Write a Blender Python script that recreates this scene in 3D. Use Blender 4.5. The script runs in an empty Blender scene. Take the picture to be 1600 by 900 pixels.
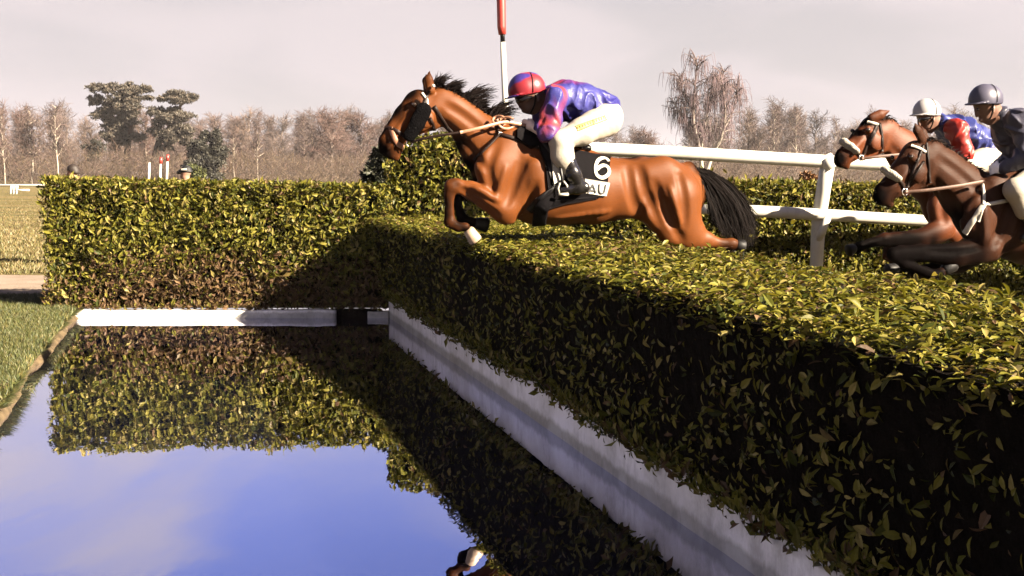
import bpy, bmesh, math, random
import numpy as np
from mathutils import Vector, Matrix
random.seed(7)
RNG = np.random.default_rng(11)
SC = bpy.context.scene
COL = SC.collection

# ------------------------------------------------------------------ camera
F_PX, CAM_H = 1715.0, 1.6
PITCH = math.atan(180 / F_PX)
cam_d = bpy.data.cameras.new('camera')
cam = bpy.data.objects.new('camera', cam_d)
COL.objects.link(cam)
cam.location = (0, 0, CAM_H)
cam.rotation_euler = (math.pi / 2 - PITCH, 0, 0)
cam_d.sensor_width = 36
cam_d.lens = 36 * F_PX / 1600
cam_d.clip_start = 0.05
cam_d.clip_end = 6000
SC.camera = cam

# ------------------------------------------------------------------ light
SUN_DIR = Vector((-2.05, 1.05, -1.25)).normalized()        # the way the light travels
SUN_EL = math.asin(-SUN_DIR.z)
sun_d = bpy.data.lights.new('sun', 'SUN')
sun_d.energy = 5.0
sun_d.angle = math.radians(0.5)
sun_d.color = (1.0, 0.86, 0.66)
sun = bpy.data.objects.new('sun', sun_d)
COL.objects.link(sun)
sun.rotation_euler = SUN_DIR.to_track_quat('-Z', 'Y').to_euler()
sun.location = (20, -10, 20)

W = bpy.data.worlds.new('World')
SC.world = W
W.use_nodes = True
wn, wl = W.node_tree.nodes, W.node_tree.links
wn.clear()


def wnode(t, **k):
    n = wn.new(t)
    for a, b in k.items():
        setattr(n, a, b)
    return n


def wmath(op, a, b=None, c=None):
    n = wnode('ShaderNodeMath', operation=op)
    for i, x in enumerate((a, b, c)):
        if x is None:
            continue
        if isinstance(x, (int, float)):
            n.inputs[i].default_value = x
        else:
            wl.new(x, n.inputs[i])
    return n.outputs[0]


def wmix(fac, a, b):
    n = wnode('ShaderNodeMix', data_type='RGBA')
    for s, x in ((n.inputs[0], fac), (n.inputs[6], a), (n.inputs[7], b)):
        if isinstance(x, (int, float)):
            s.default_value = x
        elif isinstance(x, tuple):
            s.default_value = (*x, 1)
        else:
            wl.new(x, s)
    return n.outputs[2]


sky = wnode('ShaderNodeTexSky', sky_type='NISHITA', sun_disc=False)
sky.sun_elevation = SUN_EL
sky.sun_rotation = math.atan2(-SUN_DIR.x, -SUN_DIR.y)
sky.air_density, sky.dust_density, sky.ozone_density = 1.0, 0.6, 2.5
tc = wnode('ShaderNodeTexCoord')
sep = wnode('ShaderNodeSeparateXYZ')
wl.new(tc.outputs['Generated'], sep.inputs[0])
zz = sep.outputs[2]
SKY_STRENGTH = 0.05
blue = wnode('ShaderNodeMix', data_type='RGBA', blend_type='MULTIPLY')
blue.inputs[0].default_value = 1
wl.new(sky.outputs[0], blue.inputs[6])
blue.inputs[7].default_value = (.385, .30, .43, 1)
# winter haze low over the horizon, fading with elevation
hz = wnode('ShaderNodeMapRange', interpolation_type='SMOOTHSTEP')
wl.new(zz, hz.inputs[0])
hz.inputs[1].default_value, hz.inputs[2].default_value = 0.13, 0.33
hz.inputs[3].default_value, hz.inputs[4].default_value = 0.97, 0.0
c1 = wmix(hz.outputs[0], blue.outputs[2], (1.38, 1.27, 1.27))
# soft thin cloud higher up
mp = wnode('ShaderNodeMapping')
mp.inputs['Scale'].default_value = (2.6, 2.6, 9.0)
mp.inputs['Location'].default_value = (0.3, 0.1, 0.4)
wl.new(tc.outputs['Generated'], mp.inputs[0])
nz = wnode('ShaderNodeTexNoise')
nz.inputs['Scale'].default_value = 1.05
nz.inputs['Detail'].default_value = 3.0
nz.inputs['Roughness'].default_value = 0.45
nz.inputs['Distortion'].default_value = 0.6
wl.new(mp.outputs[0], nz.inputs[0])
cr = wnode('ShaderNodeMapRange', interpolation_type='SMOOTHSTEP')
wl.new(nz.outputs[0], cr.inputs[0])
cr.inputs[1].default_value, cr.inputs[2].default_value = 0.38, 0.60
cr.inputs[3].default_value, cr.inputs[4].default_value = 0.0, 0.85
c2 = wmix(cr.outputs[0], c1, (1.66, 1.48, 1.52))
# the clear winter sky, darkened further overhead to lessen fill on shaded faces
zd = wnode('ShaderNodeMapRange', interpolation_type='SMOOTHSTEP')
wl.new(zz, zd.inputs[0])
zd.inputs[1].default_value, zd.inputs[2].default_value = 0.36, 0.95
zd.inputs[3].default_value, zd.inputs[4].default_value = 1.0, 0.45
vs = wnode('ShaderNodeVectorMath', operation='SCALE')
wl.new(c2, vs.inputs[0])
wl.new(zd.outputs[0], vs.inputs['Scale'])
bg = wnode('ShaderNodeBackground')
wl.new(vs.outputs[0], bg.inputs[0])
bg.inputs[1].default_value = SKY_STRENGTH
wo = wnode('ShaderNodeOutputWorld')
wl.new(bg.outputs[0], wo.inputs[0])

SC.view_settings.view_transform = 'Standard'
SC.view_settings.look = 'None'
SC.view_settings.exposure = 3.3
SC.view_settings.gamma = 1.0
SC.render.engine = 'CYCLES'
SC.cycles.max_bounces = 5
SC.cycles.transparent_max_bounces = 8


# ------------------------------------------------------------------ object helpers
def tag(o, label=None, cat=None, group=None, kind=None):
    for k, v in (('label', label), ('category', cat), ('group', group), ('kind', kind)):
        if v:
            o[k] = v
    return o


def empty(name, loc, yaw=0.0, label=None, cat=None, group=None):
    o = bpy.data.objects.new(name, None)
    o.empty_display_size = 0.2
    o.location = loc
    o.rotation_euler = (0, 0, yaw)
    COL.objects.link(o)
    return tag(o, label, cat, group)


def mesh_np(name, V, polys, smooth=True, color=None):
    """V (n,3); polys: an (m,k) int array or a list of such arrays."""
    if not isinstance(polys, list):
        polys = [polys]
    polys = [np.asarray(p, dtype=np.int32) for p in polys if len(p)]
    V = np.asarray(V, dtype=np.float32)
    me = bpy.data.meshes.new(name)
    me.vertices.add(len(V))
    me.vertices.foreach_set('co', V.ravel())
    li = np.concatenate([p.ravel() for p in polys])
    tot = np.concatenate([np.full(len(p), p.shape[1], np.int32) for p in polys])
    st = np.concatenate([[0], np.cumsum(tot)[:-1]]).astype(np.int32)
    me.loops.add(len(li))
    me.loops.foreach_set('vertex_index', li)
    me.polygons.add(len(tot))
    me.polygons.foreach_set('loop_start', st)
    me.polygons.foreach_set('loop_total', tot)
    me.polygons.foreach_set('use_smooth', np.full(len(tot), bool(smooth)))
    me.update(calc_edges=True)
    me.validate()
    if color is not None:
        a = me.color_attributes.new('Col', 'FLOAT_COLOR', 'POINT')
        c = np.ones((len(V), 4), np.float32)
        c[:, :3] = color
        a.data.foreach_set('color', c.ravel())
    return me


def link(name, me, mat=None, parent=None, kind=None):
    o = bpy.data.objects.new(name, me)
    COL.objects.link(o)
    if mat is not None and not me.materials:
        me.materials.append(mat)
    if parent is not None:
        o.parent = parent
    if kind:
        o['kind'] = kind
    return o


class MB:
    """collects plain shapes; build() links them as ONE mesh object"""
    def __init__(self):
        self.v, self.q, self.t, self.n = [], [], [], 0

    def add(self, V, quads=(), tris=()):
        self.v.append(np.asarray(V, float).reshape(-1, 3))
        if len(quads):
            self.q.append(np.asarray(quads, int).reshape(-1, 4) + self.n)
        if len(tris):
            self.t.append(np.asarray(tris, int).reshape(-1, 3) + self.n)
        self.n += len(self.v[-1])

    def box(self, lo, hi):
        x0, y0, z0 = lo
        x1, y1, z1 = hi
        self.add([(x0, y0, z0), (x1, y0, z0), (x1, y1, z0), (x0, y1, z0), (x0, y0, z1), (x1, y0, z1), (x1, y1, z1), (x0, y1, z1)],
                 [(0, 3, 2, 1), (4, 5, 6, 7), (0, 1, 5, 4), (1, 2, 6, 5), (2, 3, 7, 6), (3, 0, 4, 7)])

    def tube(self, pts, rad, n=8, cap=True):
        pts = np.asarray(pts, float)
        rad = np.broadcast_to(np.asarray(rad, float), (len(pts),))
        T = np.gradient(pts, axis=0)
        T /= np.linalg.norm(T, axis=1)[:, None] + 1e-9
        ref = np.array([0, 0, 1.0]) if abs(T[0][2]) < .9 else np.array([1.0, 0, 0])
        U = np.cross(T, ref)
        U /= np.linalg.norm(U, axis=1)[:, None] + 1e-9
        B = np.cross(T, U)
        a = np.linspace(0, 2 * np.pi, n, endpoint=False)
        V = pts[:, None] + rad[:, None, None] * (np.cos(a)[None, :, None] * U[:, None] + np.sin(a)[None, :, None] * B[:, None])
        m = len(pts)
        i = np.arange(m - 1)[:, None] * n
        j = np.arange(n)[None]
        k = (j + 1) % n
        Q = np.stack([i + j, i + k, i + n + k, i + n + j], -1).reshape(-1, 4)
        V = V.reshape(-1, 3)
        if cap:
            V = np.vstack([V, pts[:1], pts[-1:]])
            j = np.arange(n)
            k = (j + 1) % n
            c0, c1 = m * n, m * n + 1
            T_ = np.vstack([np.stack([k, j, np.full(n, c0)], -1), np.stack([(m - 1) * n + j, (m - 1) * n + k, np.full(n, c1)], -1)])
            self.add(V, Q, T_)
        else:
            self.add(V, Q)

    def build(self, name, mat, parent=None, smooth=True, loc=None, kind=None):
        V = np.vstack(self.v)
        if loc is not None:
            V = V - np.asarray(loc)
        P = []
        if self.q:
            P.append(np.vstack(self.q))
        if self.t:
            P.append(np.vstack(self.t))
        o = link(name, mesh_np(name, V, P, smooth), mat, parent, kind)
        if loc is not None and parent is None:
            o.location = loc
        return o


def bevel(o, w=0.01, seg=2):
    m = o.modifiers.new('bevel', 'BEVEL')
    m.width, m.segments, m.limit_method = w, seg, 'ANGLE'
    return o


# ------------------------------------------------------------------ places: pixels of the photograph turned into points of the world
CAMP = np.array([0, 0, CAM_H])


def ray(u, v):
    u, v = np.asarray(u, float), np.asarray(v, float)
    x, y = (u - 800) / F_PX, -(v - 450) / F_PX
    return np.stack([x, np.cos(PITCH) + y * np.sin(PITCH), -np.sin(PITCH) + y * np.cos(PITCH)], -1)


def at(u, v, Y):
    d = ray(u, v)
    return CAMP + d * (Y / d[..., 1:2])


def snoise(P, freq, seed, n=9):
    r = np.random.default_rng(seed)
    D = r.normal(size=(n, 3)) * freq
    ph = r.uniform(0, 6.28, n)
    return np.sin(P @ D.T + ph).mean(1) * 1.6


def lerp(a, b, t):
    return a + (b - a) * t


def polyline(pts, n):
    pts = np.asarray(pts, float)
    s = np.concatenate([[0], np.cumsum(np.linalg.norm(np.diff(pts[:, :2], axis=0), axis=1))])
    q = np.linspace(0, s[-1], n)
    return np.stack([np.interp(q, s, pts[:, i]) for i in range(pts.shape[1])], -1)


def smooth_line(pts, n):
    """Catmull-Rom through pts"""
    P = np.asarray(pts, float)
    P = np.vstack([2 * P[0] - P[1], P, 2 * P[-1] - P[-2]])
    m = len(P) - 3
    t = np.linspace(0, m - 1e-6, n)
    i = t.astype(int)
    f = (t - i)[:, None]
    a, b, c, d = P[i], P[i + 1], P[i + 2], P[i + 3]
    return .5 * (2 * b + (c - a) * f + (2 * a - 5 * b + 4 * c - d) * f ** 2 + (3 * b - a - 3 * c + d) * f ** 3)


# ------------------------------------------------------------------ materials
class Mat:
    def __init__(self, name, rough=0.6, spec=0.5, base=None):
        self.m = bpy.data.materials.new(name)
        self.m.use_nodes = True
        self.N, self.L = self.m.node_tree.nodes, self.m.node_tree.links
        self.b = self.N['Principled BSDF']
        self.b.inputs['Roughness'].default_value = rough
        self.b.inputs['Specular IOR Level'].default_value = spec
        if base:
            self.b.inputs['Base Color'].default_value = (*base, 1)
        self.obj = None

    def node(self, t, **k):
        n = self.N.new(t)
        for a, b in k.items():
            setattr(n, a, b)
        return n

    def coord(self, which='Object', scale=(1, 1, 1)):
        t = self.node('ShaderNodeTexCoord')
        m = self.node('ShaderNodeMapping')
        m.inputs['Scale'].default_value = scale
        self.L.new(t.outputs[which], m.inputs[0])
        return m.outputs[0]

    def noise(self, scale, detail=4, rough=.55, sc=(1, 1, 1), which='Object', dist=0):
        n = self.node('ShaderNodeTexNoise')
        n.inputs['Scale'].default_value = scale
        n.inputs['Detail'].default_value = detail
        n.inputs['Roughness'].default_value = rough
        n.inputs['Distortion'].default_value = dist
        self.L.new(self.coord(which, sc), n.inputs[0])
        return n.outputs[0]

    def ramp(self, fac, stops):
        r = self.node('ShaderNodeValToRGB')
        e = r.color_ramp.elements
        while len(e) < len(stops):
            e.new(0.5)
        for k, (p, c) in enumerate(stops):
            e[k].position = p
            e[k].color = (*c, 1) if len(c) == 3 else c
        self.L.new(fac, r.inputs[0])
        return r.outputs[0]

    def mix(self, fac, a, b, mode='MIX'):
        n = self.node('ShaderNodeMix', data_type='RGBA', blend_type=mode)
        for s, x in ((n.inputs[0], fac), (n.inputs[6], a), (n.inputs[7], b)):
            if isinstance(x, (int, float)):
                s.default_value = x
            elif isinstance(x, tuple):
                s.default_value = (*x, 1)
            else:
                self.L.new(x, s)
        return n.outputs[2]

    def attr(self, name='Col'):
        n = self.node('ShaderNodeAttribute')
        n.attribute_name = name
        return n.outputs['Color']

    def color(self, s):
        self.L.new(s, self.b.inputs['Base Color'])
        return self

    def bump(self, h, strength=.3, dist=.01):
        n = self.node('ShaderNodeBump')
        n.inputs['Strength'].default_value = strength
        n.inputs['Distance'].default_value = dist
        self.L.new(h, n.inputs['Height'])
        self.L.new(n.outputs[0], self.b.inputs['Normal'])
        return self


def grey(a):
    return (a, a, a)


def m_attr(name, rough, spec=.5, bscale=60, bstr=.2, var=.25, bd=.005, sc=(1, 1, 1)):
    M = Mat(name, rough, spec)
    n = M.noise(bscale, 3, sc=sc)
    v = M.ramp(n, [(.3, grey(1 - var)), (.7, grey(1 + var * .4))])
    M.color(M.mix(1.0, M.attr(), v, 'MULTIPLY'))
    M.bump(n, bstr, bd)
    return M


M_LEAF = m_attr('laurel_leaf', .40, .06, 40, .15, .25)
M_LEAF.b.inputs['Coat Weight'].default_value = .0
M_LEAF.b.inputs['Coat Roughness'].default_value = .3
_tr = M_LEAF.node('ShaderNodeBsdfTranslucent')
_mx = M_LEAF.node('ShaderNodeMixShader')
_mx.inputs[0].default_value = .22
M_LEAF.L.new(M_LEAF.mix(1.0, M_LEAF.attr(), (1.25, 1.2, .6), 'MULTIPLY'), _tr.inputs[0])
M_LEAF.L.new(M_LEAF.b.outputs[0], _mx.inputs[1])
M_LEAF.L.new(_tr.outputs[0], _mx.inputs[2])
M_LEAF.L.new(_mx.outputs[0], M_LEAF.N['Material Output'].inputs[0])
M_COAT = m_attr('horse_coat', .50, .2, 160, .25, .12, .003, (.22, 1, 1))
M_COAT.b.inputs['Coat Weight'].default_value = .0
M_COAT.b.inputs['Coat Roughness'].default_value = .35
M_COATD = m_attr('horse_coat_dull', .55, .09, 140, .4, .2, .004, (.22, 1, 1))
for _m, _k in ((M_COAT, 1.3), (M_COATD, 2.0)):
    _s = _m.node('ShaderNodeSeparateColor')
    _m.L.new(_m.attr(), _s.inputs[0])
    _q = _m.node('ShaderNodeMath', operation='MULTIPLY')
    _m.L.new(_s.outputs[0], _q.inputs[0])
    _q.inputs[1].default_value = _k
    _m.L.new(_q.outputs[0], _m.b.inputs['Specular IOR Level'])
M_HAIR = m_attr('horse_hair', .8, .04, 30, .0, .2)
M_SKIN = m_attr('skin', .5, .4, 50, .1, .1)
M_SILK = m_attr('racing_silk', .46, .22, 60, .4, .14, .006)
M_SILK.b.inputs['Sheen Weight'].default_value = .0
M_CLOTH = m_attr('white_breeches_cloth', .65, .3, 30, .3, .06, .008)
M_GRASS = m_attr('grass_blade', .6, .3, 5, .0, .2)
M_TWIG = m_attr('twig_bark', .8, .2, .6, .0, .35)
M_GLOSS = m_attr('helmet_cover', .4, .2, 20, .12, .1)


def simple(name, base, rough=.6, var=.2, scale=20, bstr=.15, spec=.5, bd=.005):
    M = Mat(name, rough, spec)
    n = M.noise(scale, 4)
    M.color(M.ramp(n, [(.3, tuple(c * (1 - var) for c in base)), (.7, tuple(min(1, c * (1 + var)) for c in base))]))
    M.bump(n, bstr, bd)
    return M.m


M_LEATHER = simple('black_leather', (.0022, .0018, .002), .4, .3, 60, .15, .15)
M_BROWNL = simple('tan_leather', (.155, .072, .040), .5, .2, 60)
M_DULLREIN = simple('worn_brown_rein', (.055, .027, .017), .6, .25, 60, .15, .3)
M_DARKL = simple('dark_brown_leather', (.008, .004, .003), .5, .3, 60, .15, .1)
M_BLACKCLOTH = simple('black_cloth', (.0022, .0018, .0022), .8, .3, 40, .15, .03)
M_WHITECLOTH = simple('white_cloth', (.25, .23, .195), .7, .06, 40)
M_FLEECE = simple('white_sheepskin', (.23, .21, .175), .95, .15, 90, .9, .1, .02)
M_DKFLEECE = simple('black_sheepskin', (.0016, .0014, .0016), .95, .3, 90, .8, .02, .02)
M_BOOT = simple('polished_black_boot', (.004, .0035, .004), .2, .3, 30)
M_METAL = Mat('bit_metal', .25, .5, (.7, .68, .65)); M_METAL.b.inputs['Metallic'].default_value = 1; M_METAL = M_METAL.m
M_EYE = Mat('dark_eye', .08, .5, (.01, .006, .004)).m
M_HOOFD = simple('dark_hoof', (.0025, .002, .002), .55, .3, 40, .15, .15)
M_HOOFW = simple('pale_hoof', (.19, .135, .09), .5, .2, 40)
M_INK = simple('black_print', (.01, .01, .012), .7, .2, 40)
M_YELLOW = simple('yellow_patch', (.21, .155, .022), .6, .1, 80)
M_OLIVE = simple('olive_print', (.045, .035, .010), .7, .2, 80)
M_RED = simple('red_paint', (.20, .018, .013), .4, .12, 12)
M_BARKP = simple('pine_bark', (.16, .10, .07), .85, .4, 3)
M_BARKPT = simple('orange_pine_bark', (.34, .19, .10), .85, .3, 3)


def white_paint(name, tint=(.80, .79, .76), dirt=.25):
    M = Mat(name, .45, .5)
    a = M.noise(2.2, 6, .65)
    b = M.noise(14, 5, .6, sc=(1, 1, .35))
    c1 = M.ramp(a, [(.38, tuple(x * (1 - dirt) * f for x, f in zip(tint, (1, .97, .9)))), (.62, tint)])
    c2 = M.ramp(b, [(.25, grey(.72)), (.45, grey(1))])
    M.color(M.mix(.6, c1, c2, 'MULTIPLY'))
    M.bump(b, .12, .004)
    return M.m


M_RAIL = white_paint('white_plastic_rail', (.36, .345, .31), .14)
M_KERB = white_paint('white_kerb_paint', (.60, .57, .56), .36)
_K = Mat.__new__(Mat); _K.m = M_KERB; _K.N, _K.L, _K.b = M_KERB.node_tree.nodes, M_KERB.node_tree.links, M_KERB.node_tree.nodes['Principled BSDF']
_src = _K.b.inputs['Base Color'].links[0].from_socket
_sx = _K.node('ShaderNodeSeparateXYZ'); _K.L.new(_K.coord(), _sx.inputs[0])
_n = _K.noise(7, 5, .7, sc=(1, 1, .25))
_a = _K.node('ShaderNodeMath', operation='MULTIPLY_ADD'); _K.L.new(_n, _a.inputs[0]); _a.inputs[1].default_value = -.11; _K.L.new(_sx.outputs[2], _a.inputs[2])
_st = _K.ramp(_a.outputs[0], [(0.0, (.50, .50, .46)), (.015, (.75, .75, .70)), (.03, (1, 1, 1))])
_m2 = _K.ramp(_K.noise(3.5, 6, .75, sc=(1, 1, .5)), [(.38, (.60, .59, .56)), (.50, (1, 1, 1))])
_K.color(_K.mix(.75, _K.mix(1.0, _src, _st, 'MULTIPLY'), _m2, 'MULTIPLY'))

# ground
G = Mat('turf_ground', .9, .15)
a = G.noise(.35, 5, .6, sc=(.25, 1, 1), which='Object')
b = G.noise(5, 6, .7)
c = G.noise(60, 4, .7)
col = G.ramp(a, [(.36, (.042, .043, .010)), (.47, (.082, .064, .020)), (.56, (.112, .080, .032)), (.66, (.048, .046, .011))])
col = G.mix(.55, col, G.ramp(b, [(.3, grey(.55)), (.7, grey(1.25))]), 'MULTIPLY')
col = G.mix(.7, col, G.ramp(c, [(.3, grey(.5)), (.7, grey(1.3))]), 'MULTIPLY')
G.color(col)
G.bump(c, .9, .05)
M_GROUND = G.m
S_ = Mat('pale_sand', .95, .1)
a = S_.noise(1.5, 6, .65)
b = S_.noise(45, 4, .7)
S_.color(S_.mix(.6, S_.ramp(a, [(.3, (.11, .083, .063)), (.7, (.17, .135, .108))]), S_.ramp(b, [(.3, grey(.75)), (.7, grey(1.15))]), 'MULTIPLY'))
S_.bump(b, .6, .02)
M_SAND = S_.m
M_SOIL = simple('dark_twigs_and_soil', (.003, .0022, .0016), .95, .5, 14, .8, .02, .05)

# water: dark bottom, mirror-like skin
Wt = Mat('still_water', .5, .5)
for n_ in list(Wt.N):
    if n_.type == 'BSDF_PRINCIPLED':
        Wt.N.remove(n_)
out = [n_ for n_ in Wt.N if n_.type == 'OUTPUT_MATERIAL'][0]
gl = Wt.node('ShaderNodeBsdfGlossy')
gl.inputs['Roughness'].default_value = 0.012
gl.inputs['Color'].default_value = (.86, .86, .98, 1)
df = Wt.node('ShaderNodeBsdfDiffuse')
df.inputs['Color'].default_value = (.006, .007, .016, 1)
fr = Wt.node('ShaderNodeFresnel')
fr.inputs['IOR'].default_value = 1.33
mr = Wt.node('ShaderNodeMapRange')
mr.inputs[1].default_value, mr.inputs[2].default_value = 0.0, 0.35
mr.inputs[3].default_value, mr.inputs[4].default_value = 0.52, 0.92
Wt.L.new(fr.outputs[0], mr.inputs[0])
mx = Wt.node('ShaderNodeMixShader')
Wt.L.new(mr.outputs[0], mx.inputs[0])
Wt.L.new(df.outputs[0], mx.inputs[1])
Wt.L.new(gl.outputs[0], mx.inputs[2])
n1 = Wt.noise(3.2, 2, .5, sc=(1, .45, 1))
n2 = Wt.noise(18, 2, .5, sc=(1, .4, 1))
ad = Wt.node('ShaderNodeMath', operation='MULTIPLY_ADD')
Wt.L.new(n2, ad.inputs[0]); ad.inputs[1].default_value = .12; Wt.L.new(n1, ad.inputs[2])
bp = Wt.node('ShaderNodeBump')
bp.inputs['Strength'].default_value = .035
bp.inputs['Distance'].default_value = .05
Wt.L.new(ad.outputs[0], bp.inputs['Height'])
Wt.L.new(bp.outputs[0], gl.inputs['Normal'])
Wt.L.new(mx.outputs[0], out.inputs[0])
M_WATER = Wt.m

# ------------------------------------------------------------------ the setting: ground, pool, path
SL = 0.2976                                   # the fence runs away to the left: X = D - SL * Y
D_KERB, D_BANK = 2.232, -1.22
Y0, Y1 = 1.4, 12.05


def fx(D, Y):
    return D - SL * Y


GZ = 0.10
mb = MB()
B = 900.0
kb = D_KERB + .12
pts = [(-B, -60, GZ), (fx(D_BANK - .16, Y0), -60, GZ), (fx(kb, Y0), -60, GZ), (B, -60, GZ),
       (-B, Y0, GZ), (fx(D_BANK - .16, Y0), Y0, GZ), (fx(kb, Y0), Y0, GZ), (B, Y0, GZ),
       (-B, Y1 + .12, GZ), (fx(D_BANK - .16, Y1 + .12), Y1 + .12, GZ), (fx(kb, Y1 + .12), Y1 + .12, GZ), (B, Y1 + .12, GZ),
       (-B, B, GZ), (fx(D_BANK - .16, Y1 + .12), B, GZ), (fx(kb, Y1 + .12), B, GZ), (B, B, GZ)]
mb.add(pts, [(0, 1, 5, 4), (1, 2, 6, 5), (2, 3, 7, 6), (4, 5, 9, 8), (6, 7, 11, 10), (8, 9, 13, 12), (9, 10, 14, 13), (10, 11, 15, 14)])
mb.build('ground', M_GROUND, kind='structure', smooth=False)

mb = MB()
mb.add([(fx(D_BANK - .3, Y0 - .1), Y0 - .1, 0), (fx(D_KERB + .05, Y0 - .1), Y0 - .1, 0), (fx(D_KERB + .05, Y1 + .05), Y1 + .05, 0), (fx(D_BANK - .3, Y1 + .05), Y1 + .05, 0)], [(0, 1, 2, 3)])
mb.build('water', M_WATER, kind='structure', smooth=False)
# bank: worn sandy lip sloping into the water
ys = np.linspace(Y0 - .2, Y1 + .1, 120)
rows = []
for k, (dd, z) in enumerate(((-.20, GZ + .004), (-.13, GZ + .006), (-.08, GZ - .02), (-.05, .03), (.02, -.05))):
    w = .085 * snoise(np.stack([ys * 1.7, ys * 0 + .25 * k, ys * 0], -1), 1.6, 5) + .03 * snoise(np.stack([ys * 9, ys * 0 + k, ys * 0], -1), 1.6, 6)
    rows.append(np.stack([fx(D_BANK, ys) + dd + w * (1 if k else 0), ys, np.full_like(ys, z) + (.012 * snoise(np.stack([ys * 6, ys * 0 + 3 * k, ys], -1), 1, 8) if 0 < k < 4 else 0)], -1))
V = np.stack(rows, 0)
n = len(ys)
q = [(i * n + j, i * n + j + 1, (i + 1) * n + j + 1, (i + 1) * n + j) for i in range(4) for j in range(n - 1)]
mb = MB(); mb.add(V.reshape(-1, 3), q); mb.build('pond_bank', simple('bank_soil', (.048, .034, .019), .95, .45, 9, .8, .1, .03), kind='structure')
# path beyond the hedge
mb = MB()
ys2 = np.linspace(0, 1, 40)
xs = lerp(-60, 40, ys2)
lo_ = np.stack([xs, 13.6 + .05 * np.sin(xs * 2.1), np.full_like(xs, GZ + .004)], -1)
hi_ = np.stack([xs, 16.1 + .08 * np.sin(xs * 1.3), np.full_like(xs, GZ + .004)], -1)
mb.add(np.vstack([lo_, hi_]), [(i, i + 1, 40 + i + 1, 40 + i) for i in range(39)])
mb.build('path', M_SAND, kind='structure')


def grass(name, x, y, z, hmin, hmax, cols, seed, wid=.006, over=None):
    r = np.random.default_rng(seed)
    n = len(x)
    h = r.uniform(hmin, hmax, n)
    an = r.uniform(0, 6.28, n)
    w = wid * r.uniform(.7, 1.4, n)
    dx, dy = np.cos(an) * w, np.sin(an) * w
    lx, ly = r.normal(0, .45, n) * h, r.normal(0, .45, n) * h
    if over is not None:
        lx = lx + over * h * 1.1
        h = h * np.where(over > 0, .45, 1)
    V = np.empty((n, 3, 3))
    V[:, 0] = np.stack([x - dx, y - dy, z], -1)
    V[:, 1] = np.stack([x + dx, y + dy, z], -1)
    V[:, 2] = np.stack([x + lx, y + ly, z + h], -1)
    c = np.asarray(cols)[r.integers(0, len(cols), n)] * r.uniform(.7, 1.25, n)[:, None]
    me = mesh_np(name, V.reshape(-1, 3), np.arange(3 * n).reshape(-1, 3), False, np.repeat(c, 3, 0))
    return link(name, me, M_GRASS.m, None, 'stuff')


r = np.random.default_rng(3)
n = 75000
y = r.uniform(6.2, 13.4, n); x = fx(D_BANK, y) - .02 - r.exponential(.8, n)
ed = (fx(D_BANK, y) - x)
keep = (r.uniform(0, 1, n) < np.clip((ed - .0) / .16, .3, 1) * (.55 + .45 * (snoise(np.stack([x * 3, y * 3, y * 0], -1), 1.5, 17) > -.35)))
x, y = x[keep], y[keep]
n = 9000                                      # tufts hanging over the edge of the bank
ye = r.uniform(6.2, 12.2, n)
xe = fx(D_BANK, ye) - .075 + r.normal(0, .018, n) + .085 * snoise(np.stack([ye * 1.7, ye * 0 + .5, ye * 0], -1), 1.6, 5)
sel = snoise(np.stack([ye * 5, ye * 0, ye * 0], -1), 1.6, 23) > -.45
xe, ye = xe[sel], ye[sel]
over = np.concatenate([np.zeros(len(x)), np.ones(len(xe))])
x, y = np.concatenate([x, xe]), np.concatenate([y, ye])
GC = [(.030, .035, .007), (.042, .044, .009), (.062, .052, .014), (.020, .027, .006)]
tag(grass('grass', x, y, np.where(over > 0, GZ - .02, GZ - .005), .025, .065, GC, 4, .006, over), 'short green winter grass on the left bank of the pond', 'grass')
n = 26000
y = 16.2 + r.exponential(9, n); x = r.uniform(-1, 1, n) * 3.2 - y * .43
keep = y < 70
GC2 = [(.074, .058, .020), (.098, .072, .028), (.050, .047, .012)]
tag(grass('grass', x[keep], y[keep], np.full(keep.sum(), GZ), .03, .08, GC2, 9, .012), 'dry yellowish grass of the field beyond the path', 'grass')

# ------------------------------------------------------------------ hedges
PAL_G = np.array([(.082, .075, .011), (.050, .051, .008), (.115, .099, .019), (.022, .026, .005), (.150, .121, .038)])
PAL_B = np.array([(.068, .040, .021), (.047, .027, .014), (.088, .055, .028), (.060, .042, .014)])


def leaf_shape(fine=False):
    # x along the leaf, y across, z out; folded along the midrib and curling down at the tip
    if not fine:
        V = np.array([(0, 0, 0), (.5, .21, .07), (.5, 0, -.02), (.5, -.21, .07), (1, 0, -.12)])
        T = np.array([(0, 2, 1), (0, 3, 2), (1, 2, 4), (2, 3, 4)])
    else:
        V = np.array([(0, 0, 0), (.28, .15, .05), (.28, 0, -.01), (.28, -.15, .05), (.6, .2, .06), (.6, 0, -.03), (.6, -.2, .06), (.85, .1, -.02), (.85, 0, -.09), (.85, -.1, -.02), (1, 0, -.15)])
        T = np.array([(0, 2, 1), (0, 3, 2), (1, 2, 5), (1, 5, 4), (2, 3, 6), (2, 6, 5), (4, 5, 8), (4, 8, 7), (5, 6, 9), (5, 9, 8), (7, 8, 10), (8, 9, 10)])
    return V, T


def leaf_frames(N, r, spread=.75, up=None):
    """orientation of leaves lying roughly along a surface of normal N"""
    n = len(N)
    nn = N + r.normal(0, spread, (n, 3))
    nn /= np.linalg.norm(nn, axis=1)[:, None]
    t = r.normal(0, 1, (n, 3)) + (np.array([0, 0, .8]) if up is None else up)
    t -= (t * nn).sum(1)[:, None] * nn
    t /= np.linalg.norm(t, axis=1)[:, None]
    return t, np.cross(nn, t), nn


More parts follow.
